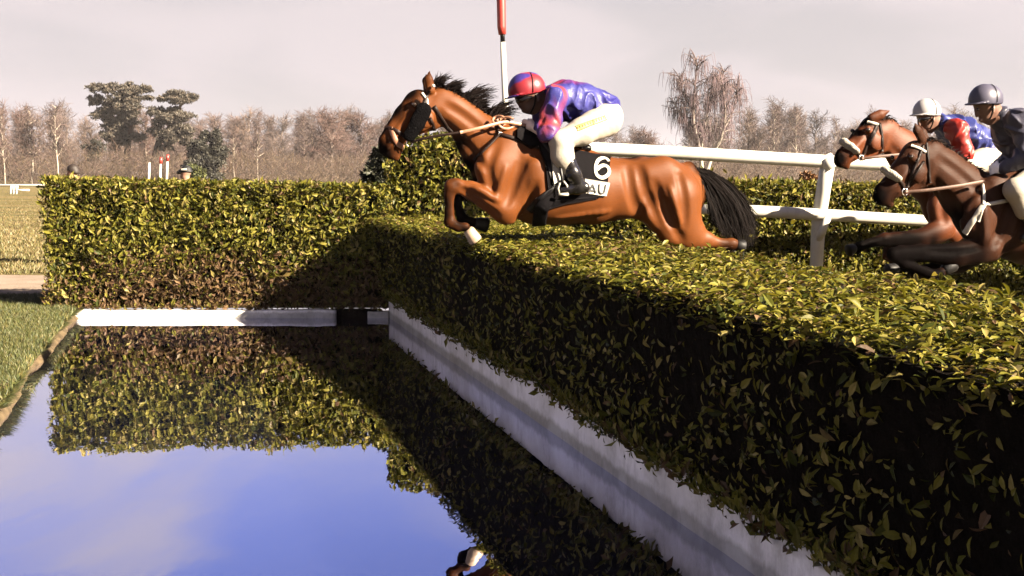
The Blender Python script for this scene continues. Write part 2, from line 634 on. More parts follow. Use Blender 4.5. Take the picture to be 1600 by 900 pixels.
def leaves_mesh(name, P, N, size, C, seed, fine=False, spread=.75):
    r = np.random.default_rng(seed)
    V0, T0 = leaf_shape(fine)
    t, s, nn = leaf_frames(N, r, spread)
    sz = size * np.clip(r.lognormal(0, .30, len(P)), .45, 1.8)
    V = P[:, None] + sz[:, None, None] * (V0[None, :, :1] * t[:, None] + V0[None, :, 1:2] * s[:, None] + V0[None, :, 2:] * nn[:, None])
    T = T0[None] + (np.arange(len(P)) * len(V0))[:, None, None]
    return mesh_np(name, V.reshape(-1, 3), T.reshape(-1, 3), False, np.repeat(C, len(V0), 0))


def leaf_cols(n, r, brown):
    c = PAL_G[r.choice(len(PAL_G), n, p=[.3, .25, .22, .13, .10])]
    bsel = r.uniform(0, 1, n) < brown
    c = np.where(bsel[:, None], PAL_B[r.integers(0, len(PAL_B), n)], c)
    return c * r.uniform(.7, 1.25, n)[:, None]


def quad_pts(r, n, a, b, c, d):
    s, t = r.uniform(0, 1, (2, n, 1))
    a, b, c, d = map(np.asarray, (a, b, c, d))
    return a * (1 - s) * (1 - t) + b * s * (1 - t) + c * s * t + d * (1 - s) * t


LEAF_PROTO = []
for k in range(6):
    V0, T0 = leaf_shape(True)
    V0 = V0.copy(); V0[:, 2] *= (.6 + .25 * k); V0[:, 1] *= (.85 + .07 * k)
    LEAF_PROTO.append(mesh_np('leaf', V0, T0, True, np.tile(PAL_G[[0, 1, 2, 4, 0, 2][k]], (len(V0), 1))))
    LEAF_PROTO[-1].materials.append(M_LEAF.m)


def leaf_parts(root, P, N, size, seed, spread=.6):
    """single leaves that can be picked out one by one"""
    r = np.random.default_rng(seed)
    t, s, nn = leaf_frames(N, r, spread)
    org = np.array(root.location)
    for i in range(len(P)):
        o = bpy.data.objects.new('leaf', LEAF_PROTO[i % len(LEAF_PROTO)])
        COL.objects.link(o)
        o.parent = root
        k = size * r.uniform(.85, 1.35)
        M = Matrix.Identity(4)
        for a_ in range(3):
            M[a_][0], M[a_][1], M[a_][2], M[a_][3] = t[i][a_] * k, s[i][a_] * k, nn[i][a_] * k, P[i][a_] - org[a_]
        o.matrix_local = M


def hedge(name, label, faces, core, loc, size, seed, nleaf_parts, part_face, brown=None, spread=.62, depth=.13, category='hedge', fine=False):
    """faces: (quad corners a b c d, normal, count)"""
    root = empty(name, loc, 0, label, category)
    r = np.random.default_rng(seed)
    Ps, Ns = [], []
    for (qd, nrm, cnt) in faces:
        p = quad_pts(r, cnt, *qd)
        nrm = np.asarray(nrm, float) / np.linalg.norm(nrm)
        bumpy = (.022 if nrm[2] > .9 else .045) * snoise(p, 5.0, seed + 1) + .02 * snoise(p, 16, seed + 2)
        p = p + nrm * (bumpy - depth * r.uniform(0, 1, cnt) ** 1.5)[:, None]
        tilt = .5 if nrm[2] > .9 else 1.0
        Ps.append(p); Ns.append(np.tile(nrm, (cnt, 1)) / tilt)
    P, N = np.vstack(Ps), np.vstack(Ns)
    br = np.full(len(P), .06) if brown is None else brown(P)
    C = leaf_cols(len(P), r, br)
    link('foliage', leaves_mesh('foliage', P - np.array(loc), N, size, C, seed, fine, spread), M_LEAF.m, root, 'stuff')
    m = MB()
    V, Q = core
    m.add(np.asarray(V, float) - np.array(loc), Q)
    m.build('twig_core', M_SOIL, root, smooth=False)  # solid core kept near-black to give the shade between leaves, blocks light
    qd, nrm = part_face
    nrm = np.asarray(nrm, float) / np.linalg.norm(nrm)
    p = quad_pts(r, nleaf_parts, *qd)
    p = p + nrm * (.045 * snoise(p, 5.0, seed + 1) + .02 * snoise(p, 16, seed + 2) + .012)[:, None]
    leaf_parts(root, p, np.tile(nrm, (nleaf_parts, 1)), size * 1.05, seed + 5)
    return root


HEXQ = [(0, 3, 2, 1), (4, 5, 6, 7), (0, 1, 5, 4), (1, 2, 6, 5), (2, 3, 7, 6), (3, 0, 4, 7)]


def hexa(x0, x1, y0, y1, z0, zl, zr):
    return [(x0, y0, z0), (x1, y0, z0), (x1, y1, z0), (x0, y1, z0), (x0, y0, zl), (x1, y0, zr), (x1, y1, zr), (x0, y1, zl)]


# left wing hedge, face on to the camera at the far end of the water
hx0, hx1, hy0, hy1 = -5.20, -1.36, 12.16, 12.95
zl, zr = 1.54, 1.45


def brown_left(P):
    k = np.clip((.78 - P[:, 2]) / .5, 0, 1) * np.clip((P[:, 0] + 5.3) / .9, .35, 1)
    return np.clip(.05 + .9 * k + .3 * snoise(P, 2.2, 40) * (k > 0), 0, .93)


hedge('clipped_hedge', 'long clipped laurel hedge behind the far end of the water, brown at its foot', [
    (((hx0, hy0, .10), (hx1, hy0, .10), (hx1, hy0, zr), (hx0, hy0, zl)), (0, -1, 0), 15500),
    (((hx0, hy0, zl), (hx1, hy0, zr), (hx1, hy1, zr), (hx0, hy1, zl)), (0, 0, 1), 6000),
    (((hx0, hy0, .10), (hx0, hy1, .10), (hx0, hy1, zl), (hx0, hy0, zl)), (-1, 0, 0), 2600),
    (((hx1, hy0, .10), (hx1, hy1, .10), (hx1, hy1, zr), (hx1, hy0, zr)), (1, 0, 0), 1500),
    (((hx0, hy1, .10), (hx1, hy1, .10), (hx1, hy1, zr), (hx0, hy1, zl)), (0, 1, 0), 5000)],
    (hexa(hx0 + .15, hx1 - .15, hy0 + .16, hy1 - .12, .08, zl - .13, zr - .13), HEXQ),
    (-3.3, 12.55, .1), .060, 21, 300, (((hx0, hy0, .7), (hx1, hy0, .8), (hx1, hy0, zr), (hx0, hy0, zl)), (0, -1, 0)), brown_left)

# wing hedge on the take-off side: tall block by the fence, sinking to the right
wx0, wxm, wx1, wy0, wy1 = -1.40, -.30, 7.4, 12.22, 13.0
za, zb, zc = 2.0, 2.02, 1.40
wv = [(wx0, .1, za - .12), (wx0 + .2, .1, za), (-.45, .1, zb), (1.6, .1, 1.52), (wx1, .1, zc)]
faces = []
for (xa, _, h0), (xb, _, h1) in zip(wv[:-1], wv[1:]):
    L = xb - xa
    faces.append((((xa, wy0, .1), (xb, wy0, .1), (xb, wy0, h1), (xa, wy0, h0)), (0, -1, 0), int(3900 * L)))
    faces.append((((xa, wy0, h0), (xb, wy0, h1), (xb, wy1, h1), (xa, wy1, h0)), (0, 0, 1), int(1500 * L) + 300))
    faces.append((((xa, wy1, .1), (xb, wy1, .1), (xb, wy1, h1), (xa, wy1, h0)), (0, 1, 0), int(900 * L)))
faces.append((((wx0, wy0, .1), (wx0, wy1, .1), (wx0, wy1, za - .1), (wx0, wy0, za - .1)), (-1, 0, 0), 2500))
cv, cq = [], []
for i, (x_, _, h_) in enumerate(wv):
    xx = x_ + (.1 if i == 0 else -.1 if i == 4 else 0)
    cv += [(xx, wy0 + .16, .08), (xx, wy1 - .1, .08), (xx, wy1 - .1, h_ - .13), (xx, wy0 + .16, h_ - .13)]
for i in range(4):
    a, b = 4 * i, 4 * i + 4
    cq += [(a, b, b + 3, a + 3), (a + 3, b + 3, b + 2, a + 2), (a + 1, a + 2, b + 2, b + 1), (a, a + 1, b + 1, b)]
cq += [(0, 3, 2, 1), (16, 17, 18, 19)]
hedge('wing_hedge', 'clipped laurel wing hedge behind the white rails, tallest at its left end', faces, (cv, cq),
      (3, 12.6, .1), .060, 33, 300, (((wx0, wy0, .9), (4.0, wy0, .7), (4.0, wy0, 1.45), (wx0, wy0, 1.95)), (0, -1, 0)))

# the fence itself
FD = [(2.17, .20), (2.02, 1.08), (2.10, 1.12), (3.30, 1.12), (3.42, 1.02), (3.45, .1)]


def fp(D, z, Y):
    return (fx(D, Y), Y, z)


fl = (.958, .285, 0)
FY0, FY1 = 1.0, 12.35
faces = [
    ((fp(2.17, .22, FY0), fp(2.17, .22, FY1), fp(2.02, 1.08, FY1), fp(2.02, 1.08, FY0)), (-.958, -.285, -.1), 8000),
    ((fp(2.04, 1.11, FY0), fp(2.04, 1.11, FY1), fp(3.36, 1.11, FY1), fp(3.36, 1.11, FY0)), (0, 0, 1), 64000),
    ((fp(3.40, .1, FY0), fp(3.40, .1, FY1), fp(3.36, 1.10, FY1), fp(3.36, 1.10, FY0)), (.958, .285, 0), 9000),
    ((fp(2.17, .22, FY0), fp(3.40, .1, FY0), fp(3.36, 1.10, FY0), fp(2.04, 1.10, FY0)), (.28, -.96, 0), 1800)]
cv = [fp(2.215, .275, FY0 + .1), fp(3.33, .08, FY0 + .1), fp(3.33, .08, FY1 - .1), fp(2.215, .275, FY1 - .1),
      fp(2.075, 1.05, FY0 + .1), fp(3.30, 1.05, FY0 + .1), fp(3.30, 1.05, FY1 - .1), fp(2.075, 1.05, FY1 - .1)]
hedge('brush_fence', 'thick laurel brush fence the bay horse is jumping, its face hanging over the white kerb', faces, (cv, HEXQ),
      (.9, 6.5, .1), .043, 55, 300, ((fp(2.05, 1.12, 2.3), fp(3.3, 1.12, 2.9), fp(3.3, 1.12, 5.5), fp(2.05, 1.12, 5.5)), (0, 0, 1)),
      lambda P: np.clip(.10 + .22 * snoise(P, 2.0, 71), 0, .5), .6, .11, 'hedge', True)
# ragged leaf fringe along the kerb belongs to the fence
r = np.random.default_rng(77)
n = 4200
y = r.uniform(FY0, 12.0, n)
P = np.stack([fx(2.19, y) + r.normal(0, .02, n), y, .275 + .03 * snoise(np.stack([y * 4, y * 0, y * 0], -1), 1.5, 3) + r.uniform(-.02, .05, n) - r.exponential(.016, n)], -1)
link('fringe', leaves_mesh('fringe', P - np.array((.9, 6.5, .1)), np.tile((-.9, -.3, -.4), (n, 1)), .055, leaf_cols(n, r, .2), 78), M_LEAF.m, bpy.data.objects['brush_fence'], 'stuff')
n = 520
x = r.uniform(-5.1, -1.4, n)
P = np.stack([x, 12.10 + r.normal(0, .02, n), .125 + .02 * snoise(np.stack([x * 4, x * 0, x * 0], -1), 1.5, 13) - r.exponential(.014, n)], -1)
link('fringe', leaves_mesh('fringe', P - np.array((-3.3, 12.55, .1)), np.tile((0, -.9, -.4), (n, 1)), .06, leaf_cols(n, r, .75), 79), M_LEAF.m, bpy.data.objects['clipped_hedge'], 'stuff')

# white kerbs round the water
kt = .25


def kerb(name, label, quadlo, thick_vec, z0, z1, n=60):
    a, b = map(np.asarray, quadlo)
    t = np.linspace(0, 1, n)[:, None]
    base = a * (1 - t) + b * t
    wob = .006 * snoise(np.hstack([base, base[:, :1] * 0]), 7, 12)[:, None]
    tv = np.asarray(thick_vec)
    tu = tv / np.linalg.norm(tv)
    rows = [np.hstack([base + tu * wob, np.full((n, 1), z0)]), np.hstack([base + tu * wob, np.full((n, 1), z1 - .012)]),
            np.hstack([base + tu * (wob + .012), z1 + wob * 1.2]), np.hstack([base + tv, z1 + wob * 1.2]), np.hstack([base + tv, np.full((n, 1), z0)])]
    V = np.stack(rows, 0)
    q = [(i * n + j, i * n + j + 1, (i + 1) * n + j + 1, (i + 1) * n + j) for i in range(4) for j in range(n - 1)]
    m = MB()
    loc = (*((a + b) / 2), 0.0)
    V = V.reshape(-1, 3)
    m.add(V, q + [(0, n, 2 * n, 3 * n), (n - 1, 4 * n - 1, 3 * n - 1, 2 * n - 1)])
    return tag(m.build(name, M_KERB, None, True, loc), label, 'kerb')


kerb('white_kerb', 'white painted kerb running along the foot of the brush fence beside the water', ((fx(D_KERB, Y0), Y0), (fx(D_KERB, Y1 + .05), Y1 + .05)), (.115, .034), -.12, kt, 160)
kerb('white_kerb', 'low white kerb below the long left hedge at the far edge of the water', ((-4.95, Y1), (-1.95, Y1 - .02)), (0, .115), -.12, .088)
kerb('white_kerb', 'short white kerb stub in the dark corner where the two hedges meet', ((-1.60, Y1 + .005), (-1.362, Y1)), (0, .115), -.12, .075, 12)
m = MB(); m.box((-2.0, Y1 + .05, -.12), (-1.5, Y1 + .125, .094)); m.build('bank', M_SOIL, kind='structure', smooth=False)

# ------------------------------------------------------------------ organic bodies: a distance field blended from tapered limbs, meshed as one surface
class Frame:
    """a body's own axes: x towards the tail, y away from the camera, z up"""
    def __init__(self, origin, yaw):
        self.O = np.asarray(origin, float)
        self.yaw = yaw
        c, s = math.cos(yaw), math.sin(yaw)
        self.R = np.array([(c, s, 0), (-s, c, 0), (0, 0, 1.0)])

    def H(self, u, v, w=0.0):
        """local point seen at photo pixel (u, v), w metres behind the body's middle plane"""
        d = ray(u, v)
        ey = self.R[1]
        t = (w + (self.O - CAMP) @ ey) / (d @ ey)
        p = CAMP + d * np.asarray(t)[..., None]
        return (p - self.O) @ self.R.T

    def px(self, u, v, w=0.0):
        p = self.H(u, v, w)
        return (self.O + p @ self.R)[..., 1] / F_PX

    def chain(self, pts):
        """[(u, v, w, radius px)] -> [(local point, radius m)]"""
        return [(self.H(u, v, w), r * self.px(u, v, w)) for u, v, w, r in pts]


class Field:
    def __init__(self, lo, hi, h):
        self.lo, self.h = np.asarray(lo, float), h
        self.n = np.ceil((np.asarray(hi) - self.lo) / h).astype(int) + 1
        self.ax = [self.lo[i] + h * np.arange(self.n[i]) for i in range(3)]
        self.D = np.full(self.n, .2, np.float32)

    def block(self, lo, hi):
        i0 = np.clip(np.floor((lo - self.lo) / self.h).astype(int), 0, self.n - 1)
        i1 = np.clip(np.ceil((hi - self.lo) / self.h).astype(int) + 1, 1, self.n)
        sl = tuple(slice(a, max(b, a + 1)) for a, b in zip(i0, i1))
        g = np.meshgrid(*[self.ax[i][sl[i]] for i in range(3)], indexing='ij', sparse=True)
        return sl, g

    def cone(self, a, b, ra, rb, sy=1.0, k=.03, op='add'):
        a, b = np.asarray(a, float), np.asarray(b, float)
        R = max(ra, rb) + k + .03
        ext = np.array([R, R * max(sy, 1), R])
        sl, (X, Y, Z) = self.block(np.minimum(a, b) - ext, np.maximum(a, b) + ext)
        yc = (a[1] + b[1]) / 2
        Y = yc + (Y - yc) / sy
        a, b = a.copy(), b.copy()
        a[1], b[1] = yc + (a[1] - yc) / sy, yc + (b[1] - yc) / sy
        ab = b - a
        L = float(ab @ ab) + 1e-12
        t = np.clip(((X - a[0]) * ab[0] + (Y - a[1]) * ab[1] + (Z - a[2]) * ab[2]) / L, 0, 1)
        d = np.sqrt((X - a[0] - t * ab[0]) ** 2 + (Y - a[1] - t * ab[1]) ** 2 + (Z - a[2] - t * ab[2]) ** 2) - (ra + t * (rb - ra))
        if sy < 1:
            d = d * (.5 + .5 * sy)
        A = self.D[sl]
        if op == 'add':
            h = np.clip(k - np.abs(A - d), 0, None) / k
            self.D[sl] = np.minimum(A, d) - h * h * k / 4
        else:
            h = np.clip(k - np.abs(A + d), 0, None) / k
            self.D[sl] = np.maximum(A, -d) + h * h * k / 4

    def limb(self, ch, sy=1.0, k=.03, op='add'):
        for (a, ra), (b, rb) in zip(ch[:-1], ch[1:]):
            self.cone(a, b, ra, rb, sy, k, op)
        if len(ch) == 1:
            self.cone(ch[0][0], ch[0][0] + 1e-4, ch[0][1], ch[0][1], sy, k, op)

    def relief(self, fr, pts, r_px, depth, sign=-1, k=.03):
        """a groove (-1) or a raised line (+1) along the visible surface"""
        Q = smooth_line(pts, 10)
        p = self.hit(fr, Q[:, 0], Q[:, 1])
        if np.isnan(p).any():
            p = fill_nan(p)
            if np.isnan(p).any():
                return
        nr = self.normal(p)
        R = r_px * fr.px(*pts[0])
        depth *= .55 if sign < 0 else .9
        taper = np.sin(np.linspace(.25, np.pi - .25, 10))
        c = p + sign * -1 * nr * R
        c = c - nr * (-sign * -1) * 0
        for i in range(9):
            d = depth * taper[i]
            d2 = depth * taper[i + 1]
            self.cone(c[i] + (sign * nr[i] * d), c[i + 1] + (sign * nr[i + 1] * d2), R, R, 1, k, 'sub' if sign < 0 else 'add')

    def grid(self):
        return np.meshgrid(*self.ax, indexing='ij', sparse=True)

    def keep(self, cond):
        """cut: keep only where cond(X, Y, Z) < 0"""
        self.D = np.maximum(self.D, cond(*self.grid())).astype(np.float32)

    def roughen(self, amp, freq, seed, stretch=(1, 1, 1)):
        m = np.argwhere(np.abs(self.D) < .03 + amp)
        P = self.lo + m * self.h
        self.D[tuple(m.T)] += (amp * snoise(P * np.asarray(stretch), freq, seed)).astype(np.float32)

    def creases(self, amp, freq, seed):
        """folds of loose cloth: sharp ridges between smooth hollows"""
        m = np.argwhere(np.abs(self.D) < .035)
        P = self.lo + m * self.h
        wv = snoise(P, freq * .4, seed)[:, None] * np.array([.10, .05, .08])
        a = np.abs(snoise((P + wv) * np.array([1.0, .6, .45]), freq, seed + 1))
        b = np.abs(snoise((P + wv) * np.array([.5, .7, 1.1]), freq * .8, seed + 2))
        self.D[tuple(m.T)] += (amp * (np.minimum(a, b) - .25)).astype(np.float32)

    def sample(self, P):
        q = (np.asarray(P) - self.lo) / self.h
        i = np.floor(q).astype(int)
        bad = ((i < 0) | (i >= self.n - 1)).any(-1)
        i = np.clip(i, 0, self.n - 2)
        f = np.clip(q - i, 0, 1)
        out = 0
        for dx in (0, 1):
            for dy in (0, 1):
                for dz in (0, 1):
                    w = (f[..., 0] if dx else 1 - f[..., 0]) * (f[..., 1] if dy else 1 - f[..., 1]) * (f[..., 2] if dz else 1 - f[..., 2])
                    out = out + w * self.D[i[..., 0] + dx, i[..., 1] + dy, i[..., 2] + dz]
        return np.where(bad, .2, out)

    def normal(self, P):
        e = self.h * 1.2
        g = np.stack([self.sample(P + np.eye(3)[i] * e) - self.sample(P - np.eye(3)[i] * e) for i in range(3)], -1)
        return g / (np.linalg.norm(g, axis=-1)[..., None] + 1e-9)

    def mesh(self):
        D = self.D
        S = D < 0
        c = [S[dx:S.shape[0] - 1 + dx, dy:S.shape[1] - 1 + dy, dz:S.shape[2] - 1 + dz] for dx in (0, 1) for dy in (0, 1) for dz in (0, 1)]
        cnt = sum(x.astype(np.int8) for x in c)
        idx = np.argwhere((cnt > 0) & (cnt < 8))
        ids = np.full(cnt.shape, -1, np.int32)
        ids[tuple(idx.T)] = np.arange(len(idx))
        off = np.array([(x, y, z) for x in (0, 1) for y in (0, 1) for z in (0, 1)])
        val = np.stack([D[tuple((idx + o).T)] for o in off], -1)
        acc, num = np.zeros((len(idx), 3)), np.zeros(len(idx))
        for a in range(8):
            for b in range(a + 1, 8):
                if np.abs(off[a] - off[b]).sum() != 1:
                    continue
                m = (val[:, a] < 0) != (val[:, b] < 0)
                t = val[m, a] / (val[m, a] - val[m, b])
                acc[m] += off[a] + t[:, None] * (off[b] - off[a])
                num[m] += 1
        V = self.lo + (idx + acc / num[:, None]) * self.h
        quads = []
        for ax in range(3):
            s0 = [slice(None)] * 3; s1 = [slice(None)] * 3
            s0[ax] = slice(0, -1); s1[ax] = slice(1, None)
            A, Bm = S[tuple(s0)], S[tuple(s1)]
            e = np.argwhere(A != Bm)
            o1, o2 = [(1, 2), (2, 0), (0, 1)][ax]
            ok = (e[:, o1] > 0) & (e[:, o2] > 0) & (e[:, o1] < self.n[o1] - 1) & (e[:, o2] < self.n[o2] - 1)
            e = e[ok]
            d1, d2 = np.eye(3, dtype=int)[o1], np.eye(3, dtype=int)[o2]
            q = np.stack([ids[tuple((e - d1 - d2).T)], ids[tuple((e - d2).T)], ids[tuple(e.T)], ids[tuple((e - d1).T)]], -1)
            fl_ = ~A[tuple(e.T)]
            q[fl_] = q[fl_][:, ::-1]
            quads.append(q)
        return V, np.vstack(quads)

    def hit(self, fr, u, v):
        """first surface point seen through photo pixels (u, v); nan where the body is missed"""
        u, v = np.broadcast_arrays(np.asarray(u, float), np.asarray(v, float))
        near, far = fr.H(u, v, -.62), fr.H(u, v, .45)
        T = np.linspace(0, 1, 150)
        P = near[..., None, :] + T[:, None] * (far - near)[..., None, :]
        d = self.sample(P)
        ins = d < 0
        i = np.argmax(ins, -1)
        ok = ins.any(-1) & (i > 0)
        i = np.maximum(i, 1)
        d1 = np.take_along_axis(d, i[..., None], -1)[..., 0]
        d0 = np.take_along_axis(d, i[..., None] - 1, -1)[..., 0]
        t = T[i - 1] + (T[1] - T[0]) * d0 / (d0 - d1 + 1e-9)
        p = near + t[..., None] * (far - near)
        p[~ok] = np.nan
        return p


def fill_nan(p):
    ok = ~np.isnan(p[:, 0])
    if ok.all() or not ok.any():
        return p
    x = np.arange(len(p))
    for a in range(3):
        p[:, a] = np.interp(x, x[ok], p[ok, a])
    return p


def strap(name, fr, field, pts, width, mat, parent, off=.006, thick=.006, smooth=False, step=3.0, kind=None):
    """a flat strap lying on the body along photo pixels pts; width in px"""
    P = np.asarray(pts, float)
    L = np.linalg.norm(np.diff(P, axis=0), axis=1).sum()
    n = max(3, int(L / step))
    Q = smooth_line(P, n) if smooth else polyline(P, n)
    p = field.hit(fr, Q[:, 0], Q[:, 1])
    ok = ~np.isnan(p[:, 0])
    if not ok.any():
        return None
    p = fill_nan(p)
    return strap3(name, p, width * fr.px(P[0, 0], P[0, 1]), mat, parent, field.normal(p), off, thick)


def strap3(name, p, width, mat, parent, nr=None, off=0.0, thick=.005):
    p = np.asarray(p, float)
    if nr is None:
        nr = np.tile((0, -1.0, 0), (len(p), 1))
    T = np.gradient(p, axis=0)
    T /= np.linalg.norm(T, axis=1)[:, None] + 1e-9
    S = np.cross(T, nr)
    S /= np.linalg.norm(S, axis=1)[:, None] + 1e-9
    width = np.broadcast_to(width, (len(p),))[:, None]
    A = p + nr * off
    rows = np.stack([A - S * width / 2, A - S * width * .4 + nr * thick, A + S * width * .4 + nr * thick, A + S * width / 2, A - nr * thick * .6], 1)
    n = len(p)
    i = np.arange(n - 1)[:, None] * 5
    j = np.arange(5)[None]
    k = (j + 1) % 5
    q = np.stack([i + j, i + k, i + 5 + k, i + 5 + j], -1).reshape(-1, 4)
    caps = np.array([(0, 1, 2, 3, 4), (5 * n - 1, 5 * n - 2, 5 * n - 3, 5 * n - 4, 5 * n - 5)])
    return link(name, mesh_np(name, rows.reshape(-1, 3), [q, caps], True), mat, parent)


def patch(name, fr, field, top, bot, mat, parent, off=.012, n=24, m=14, wav=0.0, seed=1):
    """a cloth or leather panel lying on the body between two pixel polylines"""
    t, b = polyline(top, n), polyline(bot, n)
    s = np.linspace(0, 1, m)[:, None, None]
    G_ = (t[None] * (1 - s) + b[None] * s)
    p = field.hit(fr, G_[..., 0], G_[..., 1])
    for row in range(m):
        p[row] = fill_nan(p[row])
    for c_ in range(n):
        p[:, c_] = fill_nan(p[:, c_])
    nr = field.normal(p)
    A = p + nr * (off + (wav * snoise(p.reshape(-1, 3), 28, seed).reshape(m, n) if wav else 0))[..., None] if wav else p + nr * off
    Bk = p - nr * .012
    V = np.concatenate([A.reshape(-1, 3), Bk.reshape(-1, 3)])
    i, j = np.meshgrid(np.arange(m - 1), np.arange(n - 1), indexing='ij')
    a = (i * n + j).ravel()
    q = np.stack([a, a + 1, a + n + 1, a + n], -1)
    N = m * n
    rim = [x for x in range(n)] + [r_ * n + n - 1 for r_ in range(1, m)] + [(m - 1) * n + x for x in range(n - 2, -1, -1)] + [r_ * n for r_ in range(m - 2, 0, -1)]
    rim = np.array(rim)
    rn = np.roll(rim, -1)
    q2 = np.stack([rim, rim + N, rn + N, rn], -1)
    return link(name, mesh_np(name, V, [q[:, ::-1], q2], True), mat, parent)


def frustum(fr, a, b, ra, rb, n=14, flat=.9):
    a, b = np.asarray(a), np.asarray(b)
    t = b - a
    t = t / np.linalg.norm(t)
    x = np.cross(t, (0, 1, 0)); x /= np.linalg.norm(x)
    y = np.cross(t, x)
    an = np.linspace(0, 2 * np.pi, n, endpoint=False)
    ring = lambda c, r_: c + r_ * (np.cos(an)[:, None] * x + flat * np.sin(an)[:, None] * y)
    V = np.vstack([ring(a, ra * .8), ring(lerp(a, b, .12), ra), ring(lerp(a, b, .9), rb), ring(b, rb * .9), a[None], b[None]])
    q = [(i * n + j, i * n + (j + 1) % n, (i + 1) * n + (j + 1) % n, (i + 1) * n + j) for i in range(3) for j in range(n)]
    t_ = [(4 * n, (j + 1) % n, j) for j in range(n)] + [(4 * n + 1, 3 * n + j, 3 * n + (j + 1) % n) for j in range(n)]
    m = MB(); m.add(V, q, t_)
    return m


def ball(name, c, r_, mat, parent, sc=(1, 1, 1), n=12):
    th = np.linspace(0, np.pi, n)
    ph = np.linspace(0, 2 * np.pi, 2 * n, endpoint=False)
    V = np.stack([np.outer(np.sin(th), np.cos(ph)), np.outer(np.sin(th), np.sin(ph)), np.outer(np.cos(th), np.ones_like(ph))], -1).reshape(-1, 3)
    k = 2 * n
    q = [(i * k + j, (i + 1) * k + j, (i + 1) * k + (j + 1) % k, i * k + (j + 1) % k) for i in range(n - 1) for j in range(k)]
    return link(name, mesh_np(name, V * r_ * np.asarray(sc) + np.asarray(c), np.array(q), True), mat, parent)


def strands(name, roots, mids, tips, wid, mat, parent, col, seed, nseg=5):
    """hair: one mesh of tapered curved ribbons"""
    r = np.random.default_rng(seed)
    n = len(roots)
    t = np.linspace(0, 1, nseg)[None, :, None]
    C = roots[:, None] * (1 - t) ** 2 + 2 * mids[:, None] * t * (1 - t) + tips[:, None] * t ** 2
    T = np.gradient(C, axis=1)
    side = np.cross(T, r.normal(0, .35, (n, 1, 3)) + np.array([0, -1.0, 0]))
    side /= np.linalg.norm(side, axis=-1)[..., None] + 1e-9
    w = wid * r.uniform(.6, 1.4, (n, 1, 1)) * (1 - .85 * t ** 1.5)
    V = np.stack([C - side * w, C + side * w], 2).reshape(-1, 3)
    i = (np.arange(n)[:, None] * nseg + np.arange(nseg - 1)[None]).ravel() * 2
    q = np.stack([i, i + 1, i + 3, i + 2], -1)
    c = np.asarray(col)[None] * r.uniform(.5, 1.6, (n, 1))
    return link(name, mesh_np(name, V, q, True, np.repeat(c, nseg * 2, 0)), mat, parent)


def bounds(chs, pad):
    P = np.array([p for ch in chs for p, _ in ch])
    R = max(r_ for ch in chs for _, r_ in ch)
    return P.min(0) - pad, P.max(0) + pad


def blotch(P, c, r_):
    return np.clip(1 - np.linalg.norm(P - np.asarray(c), axis=1) / r_, 0, 1)


def horse(name, label, fr, S, coat, dark, h, seed):
    """S: spec in photo pixels. Returns root, field"""
    root = empty(name, fr.O, fr.yaw, label, 'horse')
    root['group'] = 'racehorses with riders'
    ch = fr.chain
    parts = [ch(c_) for c_, *_ in S['limbs']]
    lo, hi = bounds(parts, .12)
    lo[1] = min(lo[1], -.36); hi[1] = max(hi[1], .36)
    f = Field(lo - .16, hi + .16, h)
    for (c_, sy, k), cc in zip(S['limbs'], parts):
        f.limb(cc, sy, k)
    for c_, sy, k in S.get('cuts', []):
        f.limb(ch(c_), sy, k, 'sub')
    for c_, sy, k in S.get('bumps', []):
        f.limb(ch(c_), sy, k)
    for pts, r_, dp, sg in S.get('relief', []):
        f.relief(fr, pts, r_, dp, sg)
    f.roughen(.0045, 9, seed + 7, (1, 1, .6))
    f.roughen(.0018, 26, seed, (1, 1, .5))
    V, Q = f.mesh()
    # coat colour by place on the body: dark points, muzzle, crest, lighter flank, with shade painted in
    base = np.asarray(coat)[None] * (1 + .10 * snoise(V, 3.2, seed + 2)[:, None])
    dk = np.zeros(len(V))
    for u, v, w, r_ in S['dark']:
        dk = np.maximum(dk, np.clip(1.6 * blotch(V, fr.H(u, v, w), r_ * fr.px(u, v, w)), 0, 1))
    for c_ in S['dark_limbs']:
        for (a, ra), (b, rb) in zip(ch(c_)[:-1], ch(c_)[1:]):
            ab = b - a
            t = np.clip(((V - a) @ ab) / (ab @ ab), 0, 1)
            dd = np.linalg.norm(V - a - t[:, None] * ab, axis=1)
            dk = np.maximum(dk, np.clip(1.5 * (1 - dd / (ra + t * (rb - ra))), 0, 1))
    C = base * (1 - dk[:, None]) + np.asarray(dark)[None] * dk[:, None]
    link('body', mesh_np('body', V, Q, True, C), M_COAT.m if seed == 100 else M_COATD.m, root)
    for (ua, va, wa, ra), (ub, vb, wb, rb), pale in S['hooves']:
        a, b = fr.H(ua, va, wa), fr.H(ub, vb, wb)
        frustum(fr, a, b, ra * fr.px(ua, va, wa), rb * fr.px(ub, vb, wb)).build('hoof', M_HOOFW if pale else M_HOOFD, root)
    for u, v in S['eye']:
        p = f.hit(fr, u, v)
        for s in (1, -1):
            ball('eye', (p[0], p[1] * s - .0 * s, p[2]), 3.2 * fr.px(u, v), M_EYE, root, (1.2, .8, 1))
    return root, f


